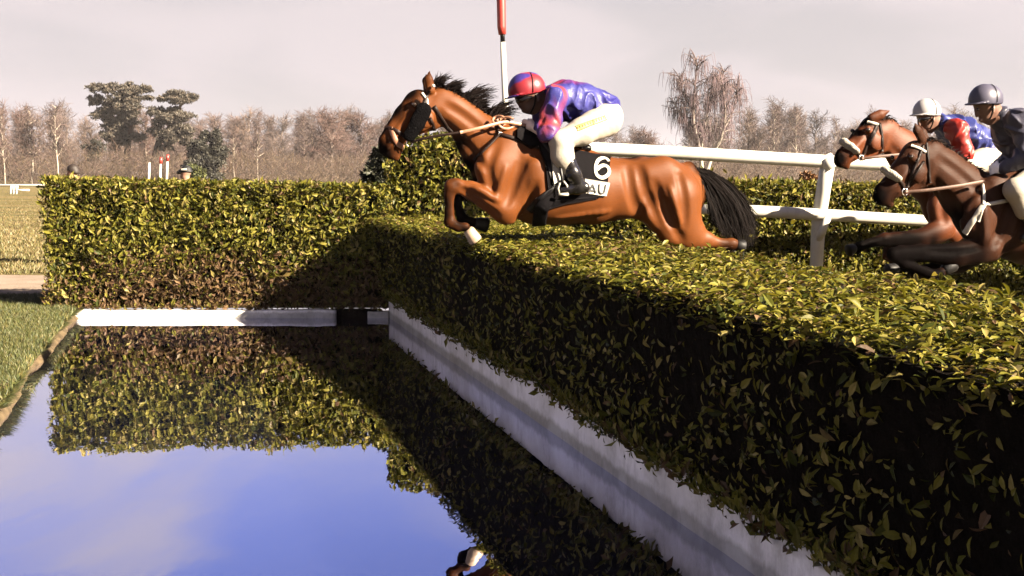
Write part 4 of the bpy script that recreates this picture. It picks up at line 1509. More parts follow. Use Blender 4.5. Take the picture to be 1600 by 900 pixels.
# ================================================================== the two horses following
F2 = Frame((at(1560., 330., 8.75)[0], 8.75, .1), math.radians(20))
S2 = dict(
    limbs=[
        ([(1530, 326, 0, 46), (1556, 336, 0, 62), (1610, 344, 0, 68), (1680, 346, 0, 62), (1740, 338, 0, 56), (1800, 336, 0, 54)], .80, .05),
        ([(1560, 290, 0, 24), (1610, 290, 0, 22), (1700, 292, 0, 20)], .9, .06),
        ([(1536, 322, 0, 50), (1505, 298, 0, 41), (1478, 271, 0, 33), (1455, 245, 0, 28)], .58, .05),
        ([(1442, 256, 0, 29), (1430, 246, 0, 25), (1412, 272, 0, 23)], .62, .03),
        ([(1437, 272, 0, 24), (1414, 294, 0, 13)], .62, .03),
        ([(1412, 272, 0, 23), (1397, 289, 0, 19), (1381, 302, 0, 16), (1376, 308, 0, 12)], .66, .03),
        ([(1382, 310, 0, 10), (1390, 318, 0, 7)], .9, .02),
        ([(1441, 218, -.05, 8), (1433, 203, -.065, 7), (1430, 193, -.07, 1.5)], .6, .012),
        ([(1446, 222, .05, 8), (1442, 208, .06, 7), (1440, 198, .065, 1.5)], .6, .012),
        ([(1560, 300, -.14, 30), (1532, 345, -.16, 34), (1540, 382, -.16, 20)], .5, .045),
        ([(1575, 352, -.15, 34), (1552, 388, -.15, 19)], .55, .04),
        ([(1545, 388, -.16, 22), (1495, 398, -.17, 19), (1440, 395, -.17, 13), (1408, 396, -.17, 11.5), (1396, 397, -.17, 10.5)], .8, .025),
        ([(1396, 398, -.17, 10), (1412, 412, -.17, 7.5), (1445, 424, -.17, 7.5), (1462, 430, -.17, 8.5), (1474, 424, -.17, 7)], .8, .015),
        ([(1540, 385, .16, 22), (1500, 410, .17, 16), (1462, 420, .17, 11), (1430, 424, .17, 8), (1402, 420, .17, 8)], .8, .025),
        ([(1790, 330, -.12, 52), (1830, 370, -.15, 42), (1850, 410, -.15, 26), (1880, 445, -.15, 16), (1850, 500, -.15, 10), (1835, 540, -.15, 11), (1822, 560, -.15, 9)], .62, .05),
        ([(1790, 330, .12, 52), (1840, 375, .15, 40), (1880, 410, .15, 26), (1920, 440, .15, 15), (1905, 500, .15, 10), (1895, 540, .15, 11), (1880, 560, .15, 9)], .62, .05),
        ([(1830, 305, 0, 14), (1860, 330, 0, 10), (1880, 400, 0, 12), (1876, 450, 0, 6)], .9, .04)],
    cuts=[([(1573, 320, -.34, 6), (1560, 372, -.32, 5)], 1, .04), ([(1368, 300, -.05, 3.5), (1371, 305, -.055, 3.5)], .8, .01), ([(1375, 316, -.06, 1.3), (1400, 306, -.08, 1.2)], 2, .006)],
    bumps=[([(1424, 244, -.09, 7), (1431, 250, -.09, 6)], .6, .03), ([(1438, 272, -.10, 16)], .35, .03), ([(1535, 330, -.25, 11), (1540, 370, -.25, 10)], .5, .06)],
    dark=[(1370, 306, 0, 32), (1500, 390, 0, 44), (1540, 410, 0, 60), (1490, 345, 0, 40)],
    dark_limbs=[[(1520, 396, -.17, 42), (1470, 396, -.17, 44), (1390, 398, -.17, 36), (1465, 430, -.17, 26)], [(1500, 410, .17, 34), (1400, 422, .17, 28)], [(1545, 330, 0, 10), (1460, 225, 0, 12)]],  # black legs, widened to paint the shadow over chest and forelegs
    hooves=[((1474, 424, -.17, 9), (1490, 412, -.17, 12), False), ((1402, 420, .17, 9), (1386, 424, .17, 12), False), ((1822, 560, -.15, 10), (1812, 572, -.15, 14), False), ((1880, 560, .15, 10), (1870, 572, .15, 14), False)],
    relief=[([(1545, 290), (1530, 335), (1532, 368)], 8, .018, -1), ([(1578, 305), (1566, 350), (1552, 384)], 8, .022, -1), ([(1598, 345), (1588, 375), (1566, 396)], 7, .02, -1), ([(1462, 282), (1490, 318), (1512, 352)], 7, .014, -1),
            ([(1470, 250), (1500, 272), (1530, 300)], 8, .010, -1), ([(1416, 268), (1402, 284), (1390, 296)], 3, .006, 1), ([(1456, 256), (1448, 280), (1430, 296)], 4, .008, -1), ([(1450, 392), (1490, 394), (1530, 388)], 4, .010, -1)],
    eye=[(1424, 245)])
H2, B2 = horse('racehorse', 'dark brown racehorse with white noseband and pale breast strap nearest the right edge', F2, S2, (.021, .0075, .0036), (.0014, .0010, .0010), .0125, 200)
F3 = Frame((at(1500., 320., 10.4)[0], 10.4, .1), math.radians(24))
S3 = dict(
    limbs=[
        ([(1480, 318, 0, 42), (1505, 322, 0, 54), (1560, 328, 0, 57), (1620, 330, 0, 52), (1680, 322, 0, 46), (1720, 322, 0, 45)], .80, .05),
        ([(1505, 284, 0, 20), (1550, 284, 0, 18), (1640, 290, 0, 16)], .9, .06),
        ([(1485, 310, 0, 46), (1446, 272, 0, 38), (1412, 236, 0, 30), (1386, 208, 0, 23)], .58, .05),
        ([(1374, 210, 0, 24), (1362, 203, 0, 20), (1344, 222, 0, 18)], .62, .03),
        ([(1370, 222, 0, 21), (1348, 240, 0, 11)], .62, .03),
        ([(1344, 222, 0, 18), (1330, 236, 0, 15.5), (1317, 247, 0, 13.5), (1313, 251, 0, 10)], .66, .03),
        ([(1318, 254, 0, 8), (1323, 260, 0, 5.5)], .9, .02),
        ([(1362, 185, -.05, 8), (1376, 179, -.07, 8), (1391, 172, -.09, 1.6)], .7, .012),
        ([(1360, 186, .05, 7), (1368, 179, .06, 5), (1374, 176, .065, 1.3)], .6, .012),
        ([(1505, 285, -.14, 25), (1475, 325, -.16, 30), (1472, 352, -.16, 20)], .5, .045),
        ([(1520, 330, -.15, 28), (1492, 362, -.15, 17)], .55, .04),
        ([(1474, 356, -.16, 20), (1440, 372, -.17, 15), (1400, 374, -.17, 11), (1382, 374, -.17, 10), (1358, 380, -.17, 7), (1342, 386, -.17, 8), (1335, 388, -.17, 6.5)], .8, .025),
        ([(1474, 358, .16, 20), (1440, 380, .17, 14), (1402, 386, .17, 10), (1390, 386, .17, 9.5), (1385, 400, .17, 6.5), (1400, 412, .17, 7)], .8, .025),
        ([(1715, 318, -.12, 42), (1750, 350, -.15, 35), (1766, 385, -.15, 22), (1790, 415, -.15, 13), (1768, 460, -.15, 8.5), (1756, 492, -.15, 9), (1748, 505, -.15, 8)], .62, .05),
        ([(1715, 318, .12, 42), (1758, 354, .15, 34), (1790, 385, .15, 22), (1822, 410, .15, 13), (1812, 460, .15, 8.5), (1804, 492, .15, 9), (1794, 505, .15, 8)], .62, .05),
        ([(1750, 298, 0, 11), (1776, 320, 0, 8), (1792, 380, 0, 10), (1788, 420, 0, 5)], .9, .04)],
    cuts=[([(1507, 300, -.34, 5), (1500, 345, -.32, 4)], 1, .04), ([(1308, 244, -.05, 3), (1311, 248, -.055, 3)], .8, .01)],
    bumps=[([(1357, 202, -.085, 6), (1363, 207, -.085, 5)], .6, .03), ([(1370, 222, -.095, 13)], .35, .03)],
    dark=[(1308, 248, 0, 27), (1352, 190, 0, 24), (1370, 182, 0, 22), (1336, 208, 0, 18)],
    dark_limbs=[[(1450, 372, -.17, 34), (1410, 374, -.17, 34), (1340, 386, -.17, 30)], [(1440, 382, .17, 26), (1390, 390, .17, 24), (1400, 412, .17, 20)], [(1366, 184, 0, 12), (1334, 214, 0, 9)]],  # black points spread up the forelegs as painted shadow
    hooves=[((1336, 387, -.17, 7), (1325, 392, -.17, 10), False), ((1400, 412, .17, 7), (1412, 416, .17, 9), False), ((1748, 505, -.15, 8), (1740, 514, -.15, 11), False), ((1794, 505, .15, 8), (1786, 514, .15, 11), False)],
    relief=[([(1490, 285), (1474, 320), (1476, 345)], 7, .018, -1), ([(1520, 290), (1508, 325), (1494, 355)], 7, .02, -1), ([(1396, 232), (1425, 268), (1450, 300)], 6, .014, -1), ([(1348, 218), (1336, 231), (1326, 242)], 2.6, .006, 1), ([(1384, 214), (1378, 232), (1362, 243)], 3.5, .008, -1)],
    eye=[(1357, 203)])
H3, B3 = horse('racehorse', 'bay racehorse with white noseband behind the dark brown one, head above the white rail', F3, S3, (.056, .0145, .0040), (.0016, .0011, .0010), .0135, 300)


def fleece(fr, pts, parent, seed):
    P = [(p_, r_ * .8) for p_, r_ in fr.chain(pts)]
    lo, hi = bounds([P], .06)
    f = Field(lo - .04, hi + .04, .006)
    f.limb(P, 1.5, .01)
    f.roughen(.003, 55, seed)
    V, Q = f.mesh()
    return link('sheepskin_noseband', mesh_np('sheepskin_noseband', V, Q), M_FLEECE, parent)


for (fr, B_, H_o, sh, nb, chk, thr, jaw, reinp, bit, brow) in (
        (F2, B2, H2, [(1382, 265, -.01, 7), (1392, 272, -.05, 8), (1403, 279, -.09, 7)], [(1402, 279), (1410, 288), (1413, 299)], [(1443, 226), (1434, 250), (1424, 275), (1414, 297)], [(1447, 224), (1450, 250), (1452, 285)], [(1443, 252), (1432, 270), (1418, 292)],
         [(1415, 300, -.10), (1450, 297, -.17), (1500, 290, -.22), (1538, 283, -.2)], (1414, 300, -.10), [(1424, 228), (1436, 232), (1446, 238)]),
        (F3, B3, H3, [(1318, 221, -.01, 7), (1327, 228, -.05, 7.5), (1337, 236, -.08, 6.5)], [(1337, 236), (1343, 242), (1346, 248)], [(1372, 192), (1362, 212), (1352, 232), (1346, 246)], [(1374, 192), (1378, 214), (1378, 236)], [(1370, 200), (1360, 222), (1349, 242)],
         [(1347, 248, -.09), (1370, 245, -.15), (1410, 241, -.2), (1450, 238, -.2)], (1346, 247, -.09), [(1356, 190), (1364, 192), (1372, 195)])):
    b_ = empty('bridle', (0, 0, 0)); b_.parent = H_o
    fleece(fr, sh, b_, 7)
    for nm, pp, w_ in (('noseband', nb, 5), ('cheek_strap', chk, 5), ('throat_lash', thr, 4.5), ('jaw_strap', jaw, 4), ('browband', brow, 4.5)):
        strap(nm, fr, B_, pp, w_, M_WHITECLOTH if nm == 'browband' else M_DARKL, b_)
    ring('bit_ring', fr.H(*[float(x) for x in bit]), .026, .005, M_METAL, b_)
    strap3('rein', smooth_line([fr.H(*[float(x) for x in p]) for p in reinp], 24), .026, M_DULLREIN, H_o)
    for u, v in ((reinp[-1][0], reinp[-1][1]),):
        pass
# breast strap and its fork, saddle gear of the dark horse
strap('breast_strap', F2, B2, [(1508, 364), (1518, 348), (1530, 330), (1537, 321)], 9, M_WHITECLOTH, H2)
strap('breast_strap', F2, B2, [(1537, 321), (1560, 316), (1580, 312), (1600, 308), (1640, 300)], 6, M_WHITECLOTH, H2)
strap('neck_strap', F2, B2, [(1537, 320), (1537, 302), (1535, 288)], 5, M_WHITECLOTH, H2)
strap('strap_end', F2, B2, [(1537, 322), (1533, 334), (1529, 346)], 4, M_WHITECLOTH, H2)
strap('girth', F2, B2, [(1640, 310), (1640, 360), (1642, 410)], 20, M_BLACKCLOTH, H2)
patch('saddlecloth', F2, B2, [(1590, 285), (1640, 285), (1690, 292)], [(1602, 350), (1640, 352), (1690, 352)], M_BLACKCLOTH, H2, .016, 14, 12)
patch('saddlecloth', F3, B3, [(1540, 278), (1580, 280), (1620, 286)], [(1545, 330), (1580, 334), (1620, 332)], M_BLACKCLOTH, H3, .016, 14, 12)
for fr, H_o, B_, cr, nn_, sd in ((F2, H2, B2, [(1450, 218), (1470, 226), (1493, 242), (1533, 271)], 260, 12), (F3, H3, B3, [(1374, 184), (1392, 190), (1416, 220), (1440, 245)], 260, 13)):
    r = np.random.default_rng(sd)
    c_ = smooth_line(cr, 60)
    i = r.integers(0, 60, nn_)
    ro = np.column_stack([c_[i] + r.normal(0, .8, (nn_, 2)), r.normal(-.01, .016, nn_)])
    ln = r.uniform(3, 10, nn_)
    ti = ro + np.column_stack([ln * r.uniform(.3, 1.4, nn_), -ln * r.uniform(-.5, .8, nn_), r.normal(0, .03, nn_)])
    strands('mane', hair_pts(fr, ro), hair_pts(fr, ro + np.column_stack([ln * .2, -ln * .7, ln * 0])), hair_pts(fr, ti), .006, M_HAIR.m, H_o, (.005, .003, .0026), sd, 5)


def person_spec(c, k, **kw):
    """crouched rider; c: named joints (u, v, w), k px size factor"""
    J = c
    p = lambda n_, r_: (*J[n_], r_ * k)
    fx_, fv_, _ = J['head']
    d = dict(
        head=[([(fx_, fv_, 0, 23 * k), (fx_ + 5 * k, fv_ + 9 * k, 0, 19 * k)], .84, .02), ([(fx_ - 4 * k, fv_ + 13 * k, 0, 15 * k), (fx_ + 1 * k, fv_ + 26 * k, 0, 12 * k), (fx_ + 6 * k, fv_ + 34 * k, 0, 7 * k)], .85, .02),
              ([(fx_ + 9 * k, fv_ + 20 * k, 0, 14 * k), p('neck', 14), p('chest', 18)], .95, .03),
              ([(fx_ - 18 * k, fv_ + 15 * k, 0, 3 * k), (fx_ - 15.5 * k, fv_ + 24 * k, 0, 4 * k)], .8, .012), ([(fx_ - 10 * k, fv_ + 32 * k, 0, 3.2 * k), (fx_ - 7 * k, fv_ + 34 * k, 0, 3 * k)], 1.2, .01),
              ([(fx_ + 13 * k, fv_ + 12 * k, -.084, 4 * k), (fx_ + 13 * k, fv_ + 18 * k, -.085, 3 * k)], .4, .006)],
        torso=[([p('chest', 27), p('waist', 26), p('hip', 25)], 1.25, .05)],
        arms=[([p('sh', 16), p('el', 11), p('wr', 7.5)], 1, .03), ([p('sh2', 16), p('el2', 11), p('wr2', 7.5)], 1, .03)],
        legs=[([p('hip_n', 25), p('knee', 15), p('ank', 8), p('toe', 6)], 1, .04), ([p('hip_f', 25), p('knee_f', 15), p('ank_f', 8), p('toe_f', 6)], 1, .04)],
        face_cuts=[([(fx_ - 15 * k, fv_ + 14 * k, -.035, 3.5 * k)], .8, .012), ([(fx_ - 15 * k, fv_ + 14 * k, .035, 3.5 * k)], .8, .012), ([(fx_ - 9 * k, fv_ + 30 * k, -.02, .9 * k), (fx_ - 9 * k, fv_ + 30 * k, .02, .9 * k)], 1, .006)],
        hands=[(J['wr'], J['hand'], 1), (J['wr2'], J['hand2'], -1)],
        eyes=[(fx_ - 14.3 * k, fv_ + 14 * k, -.034), (fx_ - 14.3 * k, fv_ + 14 * k, .034)])
    d.update(kw)
    return d


def dress(fr, root, c, k, silkfun, seed, boots=True, wide=1.0):
    J = c
    p = lambda n_, r_: (*J[n_], r_ * k)
    s_, sf = garment('racing_silks', fr, root, [([p('neck', 15), p('chest', 29 * wide), p('waist', 29), p('hip', 25)], 1.28), ([p('chest', 17), p('sh', 18), p('el', 13), p('wr', 9)], 1), ([p('chest', 17), p('sh2', 18), p('el2', 13), p('wr2', 9)], 1)],
                     .008, silkfun, M_SILK.m, .045, (.004, 22), seed, None, 1.0, (.055, 21))
    garment('breeches', fr, root, [([p('hip', 27), p('hip', 26.9)], 1.3), ([p('hip_n', 26), p('knee', 16), p('shin', 14)], 1), ([p('hip_f', 26), p('knee_f', 16), p('shin_f', 14)], 1)],
            .0095, lambda V: np.tile(WHITE, (len(V), 1)), M_CLOTH.m, .04, (.003, 20), seed + 3)
    for a, b, c_ in (('shin', 'ank', 'toe'), ('shin_f', 'ank_f', 'toe_f')):
        garment('boot', fr, root, [([p(a, 13), p(b, 9.5), p(c_, 7)], 1)], .008, lambda V: np.tile((.004, .0035, .004), (len(V), 1)), M_BOOT, .02, (.001, 40), seed + 5)


C3 = dict(head=(1449, 177, 0), neck=(1468, 191, 0), chest=(1497, 206, 0), waist=(1522, 224, 0), hip=(1545, 244, 0), sh=(1494, 203, -.19), el=(1508, 240, -.26), wr=(1478, 243, -.16), hand=(1466, 241, -.12),
          sh2=(1488, 204, .19), el2=(1492, 238, .24), wr2=(1470, 242, .12), hand2=(1460, 240, .08), hip_n=(1545, 247, -.12), knee=(1500, 264, -.3), shin=(1512, 295, -.3), ank=(1526, 318, -.29), toe=(1510, 326, -.28),
          hip_f=(1545, 247, .12), knee_f=(1500, 264, .3), shin_f=(1512, 295, .3), ank_f=(1526, 318, .29), toe_f=(1510, 326, .28))
FR3 = Frame((F3.O[0], F3.O[1], 1.3), F3.yaw)
J3, _ = rider('jockey in white helmet and blue silks with red sleeves on the far following horse', FR3, person_spec(C3, .78, skin=(.085, .040, .026)), .010)


def silks3(V):
    d = np.minimum(dist_chain(V, FR3.chain([(*C3['sh'], 20), (*C3['el'], 19), (*C3['wr'], 14)])), dist_chain(V, FR3.chain([(*C3['sh2'], 20), (*C3['el2'], 19), (*C3['wr2'], 14)])))
    return mixc2(np.tile((.014, .018, .085), (len(V), 1)), (.145, .008, .0045), np.clip((1.05 - d) * 8, 0, 1))


dress(FR3, J3, C3, .84, silks3, 80)
helmet(FR3, J3, (1448, 175, 0), 20.5, .02, lambda P, C0, R: np.tile((.20, .19, .192), (len(P), 1)), M_GLOSS.m)

C2 = dict(head=(1541, 158, 0), neck=(1562, 182, 0), chest=(1592, 205, 0), waist=(1612, 240, 0), hip=(1632, 272, 0), sh=(1592, 190, -.2), el=(1606, 244, -.28), wr=(1570, 262, -.18), hand=(1556, 264, -.13),
          sh2=(1580, 192, .2), el2=(1584, 246, .24), wr2=(1558, 262, .12), hand2=(1546, 262, .08), hip_n=(1630, 276, -.13), knee=(1586, 296, -.31), shin=(1600, 330, -.31), ank=(1622, 362, -.30), toe=(1600, 372, -.29),
          hip_f=(1630, 276, .13), knee_f=(1586, 296, .31), shin_f=(1600, 330, .31), ank_f=(1622, 362, .30), toe_f=(1600, 372, .29))
FR2 = Frame((F2.O[0], F2.O[1], 1.4), F2.yaw)
J2, _ = rider('jockey in grey-blue helmet and dull jacket at the right edge, sitting tallest', FR2, person_spec(C2, .92, skin=(.085, .040, .026), glove=(.72, .69, .66)), .009)
dress(FR2, J2, C2, 1.0, lambda V: mixc((.018, .0175, .027), (.036, .034, .050), np.clip(.5 + .7 * snoise(V, 7, 91), 0, 1)), 90, True, 1.12)
helmet(FR2, J2, (1540, 156, 0), 24.5, .05, lambda P, C0, R: mixc((.030, .028, .044), (.060, .057, .080), np.clip(.5 + snoise(P, 8, 5), 0, 1)), M_GLOSS.m)

def head_gear(fr, root, fx_, fv_, k, goggles=True):
    """chin strap and goggles on the near side of a rider's head"""
    g = lambda a, b, w: fr.H(fx_ + a * k, fv_ + b * k, w)
    nr = lambda n_: np.tile((-.35, -.93, 0), (n_, 1))
    strap3('chin_strap', smooth_line([g(12, 5, -.094), g(11, 16, -.086), g(9, 24, -.070), g(4, 34, -.030)], 10), .014, M_LEATHER, root, nr(10), .0, .004)
    if goggles:
        strap3('goggles', smooth_line([g(-17, 13, -.012), g(-13, 13, -.050), g(-4, 11, -.080), g(6, 9, -.094)], 12), np.linspace(.040, .022, 12), M_BOOT, root, np.stack([np.linspace(-.9, -.1, 12), np.linspace(-.4, -1, 12), np.zeros(12)], -1), .002, .007)


head_gear(FR1, J1, 825, 143, 1.0)
head_gear(FR3, J3, *C3['head'][:2], .78)
head_gear(FR2, J2, *C2['head'][:2], .92, False)

# ================================================================== rails, marker pole, dark bar
RY = 11.6


def rail_y(u):
    return 11.3 + (u - 1100) * .0006


root = empty('white_rail_fence', (at(1278., 400., 11.4)[0], 11.4, .1), 0, 'white two-rail racecourse fence on a slanted post in front of the wing hedge', 'rail fence')
o_ = np.array(root.location)


def rail(name, p0, p1, rad, parent, org, n=40):
    p0, p1 = np.asarray(p0), np.asarray(p1)
    t = np.linspace(0, 1, n)[:, None]
    P = p0 * (1 - t) + p1 * t
    P[:, 2] += .006 * np.sin(t[:, 0] * 9)
    m = MB()
    rr = np.full(n, rad); rr[0] *= .75; rr[-1] *= .75
    m.tube(P - org, rr, 14)
    return m.build(name, M_RAIL, parent)


rail('rail', at(862., 230., rail_y(862)), at(1760., 275., rail_y(1760)), .068, root, o_)
rail('rail', at(1096., 326.5, rail_y(1096)), at(1760., 360., rail_y(1760)), .062, root, o_)
m = MB()
m.tube(np.array([at(1294., 252., 11.42), at(1286., 300., 11.44), at(1279., 345., 11.46), at(1276., 404., 11.48), at(1272., 480., 11.5)]) - o_, [.075, .075, .075, .07, .07], 12)
m.build('post', M_RAIL, root)
m = MB()
m.tube(np.array([at(1294., 334., 11.38), at(1284., 362., 11.40), at(1278., 374., 11.44)]) - o_, .045, 10)
m.build('brace', M_RAIL, root)
m = MB()
m.tube(np.array([at(1288., 246., 11.4), at(1298., 262., 11.41)]) - o_, [.085, .085], 12)
m.build('bracket', M_RAIL, root)

base = at(803., 366., 12.0)
root = empty('marker_pole', (base[0], 12.0, base[2] - .05), 0, 'tall leaning white marker pole with a red upper half behind the leading horse', 'pole')
o_ = np.array(root.location)
m = MB(); m.tube(np.array([at(804., 372., 12.0), at(797., 270., 12.0), at(790., 180., 12.0), at(785.5, 66., 12.0)]) - o_, [.042, .036, .033, .030], 10); m.build('shaft', M_RAIL, root)
m = MB(); m.tube(np.array([at(785.6, 68., 12.0), at(784.6, 44., 12.0)]) - o_, .026, 10); m.build('collar', M_LEATHER, root)
m = MB(); m.tube(np.array([at(784.8, 54., 12.0), at(783.8, 42., 12.0), at(783., 0., 12.0), at(782., -60., 12.0), at(781., -64., 12.0)]) - o_, [.040, .047, .049, .047, .02], 12); m.build('sleeve', M_RED, root)
m = MB(); m.box(*(lambda c: (c - [.075, .05, .02], c + [.09, .06, .012]))(at(803., 365., 12.0) - o_)); bevel(m.build('foot', M_RAIL, root), .008)
# dark bar added for a dark line along the far edge of the fence top
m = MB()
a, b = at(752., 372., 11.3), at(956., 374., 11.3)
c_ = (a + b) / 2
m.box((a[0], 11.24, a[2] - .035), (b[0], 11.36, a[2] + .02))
tag(bevel(m.build('dark_bar', simple('dark_bar_surface', (.014, .011, .010), .8, .4, 8), None, False, (c_[0], 11.3, a[2] - .035)), .006), 'dark bar lying level along the fence top under the leaping horse', 'board')

# ================================================================== far scenery: bare winter wood, pines, birch
def grow(r, height, spread, nlim, droop, lean=(0, 0), first=.35, twigs=9, tl=1.0, col_t=(.2, .15, .12), trunk_r=.16, updraft=.55):
    """branching skeleton: (trunk and limbs) and (twigs) as lists of tapered polylines"""
    limbs, tw = [], []
    n = 9
    z = np.linspace(0, height, n)
    tr = np.column_stack([lean[0] * (z / height) ** 1.3 + np.cumsum(r.normal(0, height * .008, n)), lean[1] * (z / height) + np.cumsum(r.normal(0, height * .008, n)), z])
    limbs.append((tr, np.linspace(trunk_r, .03, n)))

    def twig(p, d, L):
        k = 4
        P = [p]
        for i in range(k - 1):
            d = d + np.array([0, 0, -droop * (i + 1) * .35 + .10]) + r.normal(0, .16, 3)
            d = d / np.linalg.norm(d)
            P.append(P[-1] + d * L / (k - 1))
        tw.append((np.array(P), np.array([.030, .026, .021, .012])))

    for i in range(nlim):
        f = first + (1 - first) * (i + r.uniform(0, 1)) / nlim
        p = np.array([np.interp(f * height, z, tr[:, a]) for a in range(3)])
        a = r.uniform(0, 6.28)
        d = np.array([math.cos(a), math.sin(a), updraft + r.uniform(-.1, .5)])
        d /= np.linalg.norm(d)
        L = spread * (1.15 - .75 * (f - first) / (1 - first)) * r.uniform(.7, 1.15)
        m = 6
        P = [p]
        for j in range(m - 1):
            d = d + r.normal(0, .12, 3) + np.array([0, 0, .06 - droop * .12])
            d /= np.linalg.norm(d)
            P.append(P[-1] + d * L / (m - 1))
        P = np.array(P)
        limbs.append((P, np.linspace(.075, .025, m)))
        for j in range(twigs):
            t = r.uniform(.2, 1)
            q = np.array([np.interp(t * (m - 1), np.arange(m), P[:, b]) for b in range(3)])
            d2 = d * .5 + r.normal(0, .75, 3) + np.array([0, 0, .25])
            d2 /= np.linalg.norm(d2)
            L2 = tl * r.uniform(.6, 1.3)
            twig(q, d2, L2)
            for k in range(3):
                d3 = d2 + r.normal(0, .8, 3)
                twig(tw[-1 if k == 0 else -k - 1][0][r.integers(1, 3)], d3 / np.linalg.norm(d3), L2 * .75)
    return limbs, tw


def tubes_np(lines, n=3):
    Vs, Qs, off = [], [], 0
    a = np.linspace(0, 2 * np.pi, n, endpoint=False)
    ca, sa = np.cos(a), np.sin(a)
    for P, R in lines:
        T = np.gradient(P, axis=0)
        T /= np.linalg.norm(T, axis=1)[:, None] + 1e-9
        U = np.cross(T, (.31, .95, .05)); U /= np.linalg.norm(U, axis=1)[:, None] + 1e-9
        Bn = np.cross(T, U)
        V = P[:, None] + R[:, None, None] * (ca[None, :, None] * U[:, None] + sa[None, :, None] * Bn[:, None])
        m = len(P)
        i = np.arange(m - 1)[:, None] * n
        j = np.arange(n)[None]
        Qs.append(np.stack([i + j, i + (j + 1) % n, i + n + (j + 1) % n, i + n + j], -1).reshape(-1, 4) + off)
        Vs.append(V.reshape(-1, 3)); off += m * n
    return np.vstack(Vs), np.vstack(Qs)


def tree_meshes(seed, tcol, ccol, n_tr=6, **k):
    r = np.random.default_rng(seed)
    L, T = grow(r, **k)
    V, Q = tubes_np(L, n_tr)
    a = mesh_np('trunk', V, Q, True, np.asarray(tcol) * r.uniform(.8, 1.2, (len(V), 1)))
    V, Q = tubes_np(T, 3)
    b = mesh_np('crown', V, Q, True, np.asarray(ccol) * (1 + .3 * snoise(V, .7, seed)[:, None]))
    a.materials.append(M_TWIG.m); b.materials.append(M_TWIG.m)
    return a, b


def ground_at(u, Y):
    return np.array([(u - 800) / F_PX * Y * 1.0, Y, GZ])


def place_tree(name, label, cat, pr, p, sc, rot, group=None, sxy=1.0):
    root = empty(name, p, rot, label, cat, group)
    for nm, me in zip(('trunk', 'crown'), pr):
        o = link(nm, me, None, root)
        o.scale = (sc * sxy, sc * sxy, sc)
    return root


TW = [(0.0756, 0.0511, 0.0446), (0.0634, 0.0432, 0.0396), (0.0828, 0.0583, 0.0497), (0.0706, 0.0425, 0.0360), (0.0612, 0.0454, 0.0432), (0.0850, 0.0569, 0.0446)]
TALL = [tree_meshes(400 + i, (.10, .075, .06), TW[i % 6], height=12, spread=2.4 + .6 * (i % 3), nlim=30, droop=.05, first=.10 + .05 * (i % 3), twigs=8, tl=1.25, updraft=.9) for i in range(6)]
ROUND = [tree_meshes(420 + i, (.08, .06, .05), TW[(i + 3) % 6], height=9.5, spread=4.4, nlim=34, droop=.15, first=.22, twigs=12, tl=1.3, updraft=.5, trunk_r=.22) for i in range(2)]
PALE = [tree_meshes(430 + i, (.22, .185, .15), TW[i], height=12, spread=2.2, nlim=20, droop=.35, first=.35, twigs=8, tl=1.2, updraft=.9, trunk_r=.15) for i in range(2)]
r = np.random.default_rng(44)
tops = [(-200, 178), (0, 160), (130, 178), (200, 182), (330, 182), (480, 180), (620, 185), (760, 200), (950, 208), (1030, 205), (1150, 176), (1250, 176), (1320, 192), (1500, 185), (1800, 180)]
tu, tv = zip(*tops)
us = np.linspace(-190, 1790, 200) + r.uniform(-22, 22, 200)
for i, u in enumerate(us):
    Y = r.uniform(160, 250)
    tv_ = np.interp(u, tu, tv) + r.uniform(-12, 52) * r.uniform(.2, 1) + 7 * math.sin(u * .045) + 4
    hgt = (270 - tv_) * Y / F_PX + 1.5
    wd = r.uniform(.9, 1.5)
    look = ('tall ' if hgt > 12.5 else 'low ' if hgt < 8 else '') + ('broad ' if wd > 1.25 else 'narrow ' if wd < 1.05 else '')
    spot = ('beyond the left edge of the field' if u < 0 else 'over the far white rail at the left' if u < 65 else 'left of the large pine' if u < 135 else 'behind the two pines' if u < 290 else 'behind the dark conifer' if u < 355 else 'between the dark conifer and the round-crowned trees' if u < 480
            else 'by the nose of the leading horse' if u < 600 else 'hidden behind the neck of the leading horse' if u < 790 else 'behind the leading jockey' if u < 960 else 'just left of the birch' if u < 1060 else 'behind the birch' if u < 1160 else 'between the birch and the rail post' if u < 1300 else 'behind the two following horses')
    place_tree('bare_tree', f'{look}bare tree of the far wood {spot}', 'tree', TALL[r.integers(0, 6)], ground_at(u, Y), hgt / 12.3, r.uniform(0, 6.28), 'bare trees of the far wood', wd)
for i, (u, tv_, Y, PL) in enumerate(((52, 172, 120, 'slender bare tree with a pale trunk above the right end of the far white rail'), (92, 165, 118, 'pale-trunked bare tree just left of the bareheaded person'), (10, 180, 125, 'pale-trunked bare tree at the left edge of the photograph'),
        (406, 192, 128, 'pale white-trunked bare tree halfway between the dark conifer and the leading horse'), (370, 205, 135, 'small pale-trunked bare tree close right of the dark conifer'), (1207, 172, 150, 'pale-trunked bare tree right of the birch above the rail'),
        (1240, 180, 150, 'pale-trunked bare tree above the rust-orange shrub'), (612, 180, 140, 'pale-trunked bare tree hidden behind the muzzle of the leading horse'), (1300, 190, 145, 'pale-trunked bare tree above the rail post'))):
    hgt = (270 - tv_) * Y / F_PX + 1.5
    place_tree('pale_trunked_tree', PL, 'tree', PALE[i % 2], ground_at(u, Y), hgt / 12.3, .7 * i, None, .9)
